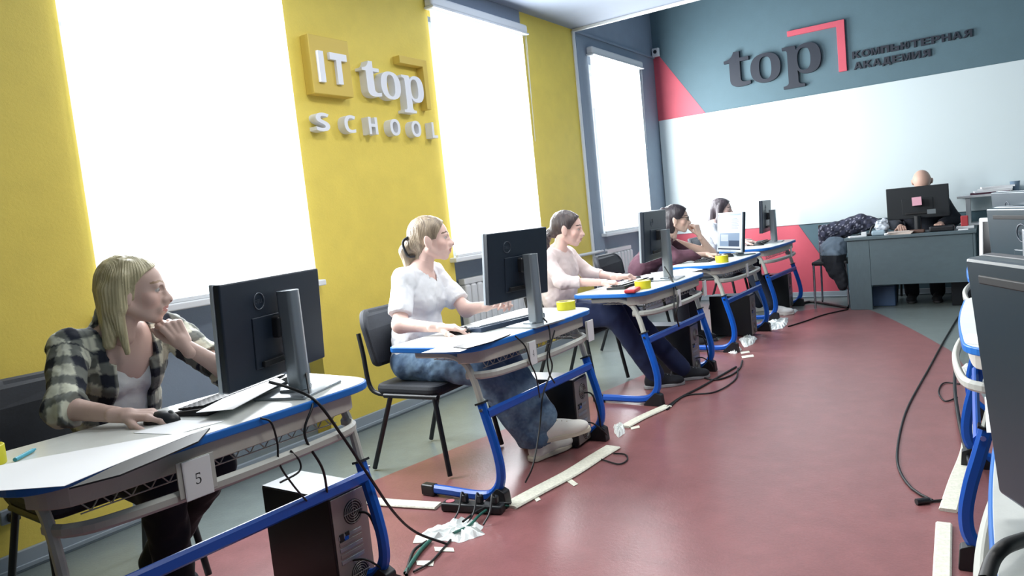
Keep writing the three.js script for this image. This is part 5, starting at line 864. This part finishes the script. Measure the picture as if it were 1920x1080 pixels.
// ---------------------------------------------------------------- teacher's desk at the end of the room
const TZ = -7.7, M_desk = mat(0xffffff, 0.45, { map: grain(88, 104, 110, 0.05, 16, 0.3) });
{
  const g = thing('teacher_desk', 'grey panel desk of the teacher before the white board', 'desk', [-1.17, 0, TZ]);
  mesh('desk_top', rspan(-0.02, 1.06, 0.672, 0.7, -0.62, 0.02), M_desk, g);
  mesh('front_panel', rspan(0.195, 1.03, 0.235, 0.672, -0.03, 0), M_desk, g);
  mesh('leg_panel', rspan(0, 0.194, 0, 0.672, -0.03, 0), M_desk, g);
  mesh('side_panel', rspan(0, 0.028, 0, 0.672, -0.6, -0.031), M_desk, g); mesh('side_panel', rspan(1.031, 1.05, 0, 0.672, -0.6, 0), M_desk, g);
  const bl = S(12, 16, 20);
  monitor([-0.58, 0.7, -7.93], -Math.PI / 2, { label: 'black monitor with a pink note on the teacher desk', w: 0.52, hgt: 0.3, bottom: 0.125, tilt: 0.02, column: 0.14, colMat: M.blackPlastic, logo: false, back: mat(S(14, 22, 28), 0.5), bezel: M.blackPlastic, group: 'monitor of the teacher' });
  single('sticky_note', box(0.078, 0.078, 0.002).rotateZ(0.04).translate(-0.575, 0.99, -7.871), mat(S(226, 170, 186), 0.8), 'pink sticky note on the teacher\'s monitor', 'note');
  single('device_label', box(0.07, 0.042, 0.002).translate(-0.46, 0.885, -7.868), mat(S(104, 112, 116), 0.6), 'small grey label on the teacher\'s monitor', 'label');
  const put = (name, geo, material, label, cat) => single(name, geo, material, label, cat, 'clutter on the teacher desk');
  const P = (x, y, z) => [x, y, z];
  put('paper_stack', merge([0, 1, 2, 3].map((k) => box(0.21, 0.006, 0.15).rotateY(0.1 * k - 0.1).translate(-0.72, 0.704 + k * 0.0062, -7.78))), mat(S(214, 200, 190), 0.8), 'paper stack below the teacher\'s monitor', 'paper');
  put('wallet', rbox(0.13, 0.03, 0.09, -0.58, 0.715, -7.8, 0.012), mat(S(96, 70, 60), 0.6), 'brown wallet below the teacher\'s monitor', 'wallet');
  put('printer_cable_box', rbox(0.2, 0.05, 0.12, -0.38, 0.725, -7.82, 0.014), M.blackPlastic, 'low black device beside the teacher\'s monitor', 'device');
  put('tissue_pack', rbox(0.12, 0.05, 0.09, -0.9, 0.725, -7.79, 0.018), mat(S(150, 170, 182), 0.6), 'pale blue packet on the teacher desk', 'packet');
  put('plastic_bag', (() => { const f = new Field([-0.98, 0.68, -8.0], [-0.78, 0.9, -7.8], 0.008, 0.012); f.egg(V(-0.88, 0.77, -7.9), E3, 0.06, 0.06, 0.05); f.cone(V(-0.88, 0.8, -7.9), V(-0.86, 0.84, -7.9), 0.035, 0.02); f.done(); f.each((x, y, z, d) => Math.max(d + folds(0.03, 26)(x, y, z), 0.701 - y)); return f.mesh(); })(), mat(S(196, 202, 210), 0.35), 'crumpled pale plastic bag on the teacher desk', 'bag');
  put('phone_charger', rbox(0.045, 0.045, 0.045, -1.02, 0.7225, -7.75, 0.006), M.whitePlastic, 'white charger cube on the teacher desk', 'charger');
  put('paper_scrap', (() => { const f = box(0.11, 0.012, 0.07).rotateY(0.4).translate(-1.1, 0.706, -7.74); return f; })(), M.paper, 'white papers at the corner of the teacher desk', 'paper');
  put('adapter', rbox(0.05, 0.022, 0.03, -0.82, 0.711, -7.72, 0.006), M.whitePlastic, 'small white adapter at the edge of the teacher desk', 'adapter');
  put('remote_control', rbox(0.16, 0.02, 0.045, -1.02, 0.71, -7.84, 0.006).rotateY(0), M.blackPlastic, 'black remote on the teacher desk', 'remote');
  put('headphones', [tube([[-1.0, 0.71, -7.95], [-0.97, 0.78, -7.97], [-0.9, 0.79, -7.99], [-0.85, 0.71, -8.0]], 0.01, 20, 7)], M.blackPlastic, 'black headphones on the teacher desk', 'headphones');
  put('glove', rbox(0.08, 0.012, 0.05, -0.21, 0.706, -7.73, 0.005), M.whitePlastic, 'white tissue at the corner of the teacher desk', 'tissue');
  // things stored below the desk
  single('storage_box', rspan(-1.0, -0.8, 0, 0.2, -8.1, -7.9, 0.01), mat(S(70, 92, 124), 0.5), 'bluish box standing under the teacher desk', 'box'); single('computer_tower', [rspan(-0.33, -0.16, 0, 0.38, -8.25, -7.86, 0.006)], M.pcCase, 'black computer tower under the teacher desk', 'computer');
}
// chair with a bag and a jacket beside the teacher's desk
{
  const g = thing('visitor_chair', 'black chair with grey metal legs holding bags beside the teacher desk', 'chair', [-1.365, 0, -8.05]);
  mesh('seat', rspan(-0.17, 0.17, 0.43, 0.47, -0.2, 0.2, 0.018), M.blackMatte, g); mesh('backrest', rspan(-0.16, 0.16, 0.6, 0.82, -0.24, -0.21, 0.012), M.blackMatte, g);
  for (const [x, z] of [[-0.15, 0.19], [0.15, 0.19], [-0.15, -0.19], [0.15, -0.19]]) mesh('leg', rod([x, z < 0 ? 0.82 : 0.44, z - (z < 0 ? 0.04 : 0)], [x * 1.05, 0, z], 0.011), M.chrome, g);
  const blob = (name, build, lo, hi, color, label, cat, fr = 14, amp = 0.03) => { const f = new Field(lo, hi, 0.012, 0.02); build(f); f.done(); f.each((x, y, z, d) => d + folds(amp, fr)(x, y, z)); single(name, f.mesh((x, y, z, t) => color(x, y, z, t)), clothM, label, cat); };
  blob('jacket', (f) => { f.cone(V(-1.45, 0.75, -8.26), V(-1.1, 0.84, -8.24), 0.06, 0.06); f.cone(V(-1.1, 0.83, -8.24), V(-0.92, 0.79, -8.2), 0.055, 0.045); f.cone(V(-1.47, 0.72, -8.26), V(-1.49, 0.58, -8.26), 0.05, 0.04); f.cone(V(-1.4, 0.74, -8.25), V(-1.05, 0.785, -8.24), 0.06, 0.055); f.cone(V(-1.35, 0.68, -8.29), V(-1.35, 0.6, -8.3), 0.06, 0.05); }, [-1.65, 0.45, -8.5], [-0.75, 1.0, -8.05], (x, y, z, t) => { const p = ((Math.floor((x + 9) / 0.05) + Math.floor(y / 0.05)) % 2); t.copy(p ? S(34, 36, 52) : S(62, 64, 84)); if (hash(Math.floor(x * 90), Math.floor(y * 90)) > 0.9) t.copy(S(150, 150, 165)); }, 'dark patterned jacket over the chair beside the teacher desk', 'jacket');
  blob('backpack', (f) => { f.egg(V(-1.34, 0.585, -8.02), E3, 0.13, 0.11, 0.14); f.cone(V(-1.31, 0.52, -7.9), V(-1.25, 0.22, -7.83), 0.085, 0.045); f.cone(V(-1.4, 0.5, -7.92), V(-1.33, 0.36, -7.86), 0.055, 0.05); }, [-1.6, 0.1, -8.25], [-1.1, 0.8, -7.7], (x, y, z, t) => t.copy(y > 0.53 ? S(96, 110, 124) : S(22, 26, 34)), 'dark grey bag sagging from the chair beside the teacher desk', 'bag');
}
// white shelf rack with papers and a cup behind the teacher
{
  const z = -8.48, g = thing('paper_rack', 'white open rack holding paper stacks behind the teacher desk', 'rack', [0, 0, z]);
  mesh('post', rspan(-0.2, -0.16, 0, 0.985, -0.12, 0.12), M.whitePlastic, g); mesh('post', rspan(0.52, 0.56, 0, 0.985, -0.12, 0.12), M.whitePlastic, g);
  for (const y of [0.35, 0.7, 0.965]) mesh('shelf', rspan(-0.27, 0.62, y, y + 0.022, -0.13, 0.14), M.whitePlastic, g);
  for (let k = 0; k < 4; k++) single('paper_stack', box(0.32 - k * 0.02, 0.016, 0.21).rotateY(0.08 * (k % 2)).translate(0.0 + 0.02 * k, 0.996 + k * 0.0165, z), k === 0 ? mat(S(86, 50, 66), 0.7) : M.paper, ['dark red folder at the bottom of the pile on the white rack', 'lowest white paper bundle on the white rack', 'middle white paper bundle on the white rack', 'topmost white paper bundle on the white rack'][k], 'paper', 'paper pile on the white rack');
  single('cup', new THREE.LatheGeometry([[0, 0], [0.032, 0], [0.042, 0.095], [0.039, 0.095], [0.03, 0.004], [0, 0.004]].map(([a, b]) => new THREE.Vector2(a, b)), 24).translate(0.2, 0.988, z), mat(S(120, 140, 160), 0.3), 'grey-blue cup standing on the white rack', 'cup');
  single('red_mug', rbox(0.06, 0.095, 0.06, -0.2 - 0.005, 0.7 + 0.07, -7.98, 0.008), mat(S(178, 58, 64), 0.5), 'small red box in front of the white rack', 'box');
  single('desk_riser', rspan(-0.27, -0.13, 0.7, 0.7225, -8.02, -7.93, 0.004), M.whitePlastic, 'white stand below the small red box', 'stand');
}
{ // the man at the teacher's desk: bald head bowed behind his monitor
  const skin = S(206, 168, 150);
  const p = seated({
    label: 'bald man bowed behind the monitor of the teacher desk', hip: V(-0.56, 0.53, -8.27), neck: V(-0.56, 0.99, -8.22), head: V(-0.54, 1.16, -8.1), yaw: rad(-90), headYaw: rad(-90), headPitch: rad(-58), shoulder: 0.17, skin, cell: 0.014, face: { male: true, brow: S(90, 74, 66) },
    arms: { r: { wrist: V(-0.74, 0.755, -8.08), elbow: V(-0.82, 0.78, -8.28), pose: 'keys', dir: V(0.2, -0.1, 0.9) }, l: { wrist: V(-0.4, 0.755, -8.08), elbow: V(-0.3, 0.78, -8.28), pose: 'keys', dir: V(-0.2, -0.1, 0.9) } },
    legs: { r: { ankle: V(-0.68, 0.09, -8.22), knee: V(-0.68, 0.5, -7.95) }, l: { ankle: V(-0.46, 0.09, -8.22), knee: V(-0.45, 0.5, -7.95) } },
    clothes: (c) => [
      { name: 'sweater', label: 'dark sweater', cell: 0.012, build: (f) => { torsoOf(f, c, 0.03, -0.04); for (const A of c.arms) sleeveOf(f, A, 1.85, 0.075, 0.062, 0.045); }, color: (x, y, z, t) => t.copy(S(34, 38, 48)) },
      { name: 'trousers', label: 'dark trousers', mat: denimM, build: (f) => legsOf(f, c, [0.09, 0.075, 0.065]), color: (x, y, z, t) => t.copy(S(28, 30, 38)) },
    ],
  });
  shoe(p.g, p.loc(V(-0.68, 0, -8.22)), rad(-90), 0, S(30, 30, 34), S(60, 60, 62)); shoe(p.g, p.loc(V(-0.46, 0, -8.22)), rad(-90), 0, S(30, 30, 34), S(60, 60, 62));
  chair([-0.56, -8.28], rad(-90), 'black padded visitor chair under the bald man');
}
// ---------------------------------------------------------------- unseen ceiling lamps (placed to shadow the wall letters and light aisle-facing sides)
for (const [x, z, over] of [[-1.7, -2.7, 'the woman in white'], [-1.7, -4.7, 'the braided woman'], [-0.2, -1.7, 'the aisle beside the first desk'], [-0.2, -3.8, 'the aisle beside the curving floor cable']]) {
  const g = thing('unseen_ceiling_lamp', 'unseen square white ceiling lamp panel above ' + over, 'lamp', [x, CEIL - 0.02, z], 0, 'unseen ceiling lamp panels');
  mesh('frame', rbox(0.62, 0.04, 0.62, 0, 0, 0, 0.004), M.whitePlastic, g);
  mesh('diffuser', box(0.57, 0.004, 0.57, 0, -0.0215, 0), mat(0xffffff, 0.8, { emissive: new THREE.Color(1, 0.99, 0.96), emissiveIntensity: 2.5 }), g);
  const l = new THREE.RectAreaLight(new THREE.Color(1, 0.985, 0.95), UNSEEN_LAMP, 0.57, 0.57); l.position.set(x, CEIL - 0.046, z); l.lookAt(x, 0, z); scene.add(l);
}
renderer.render(scene, camera);
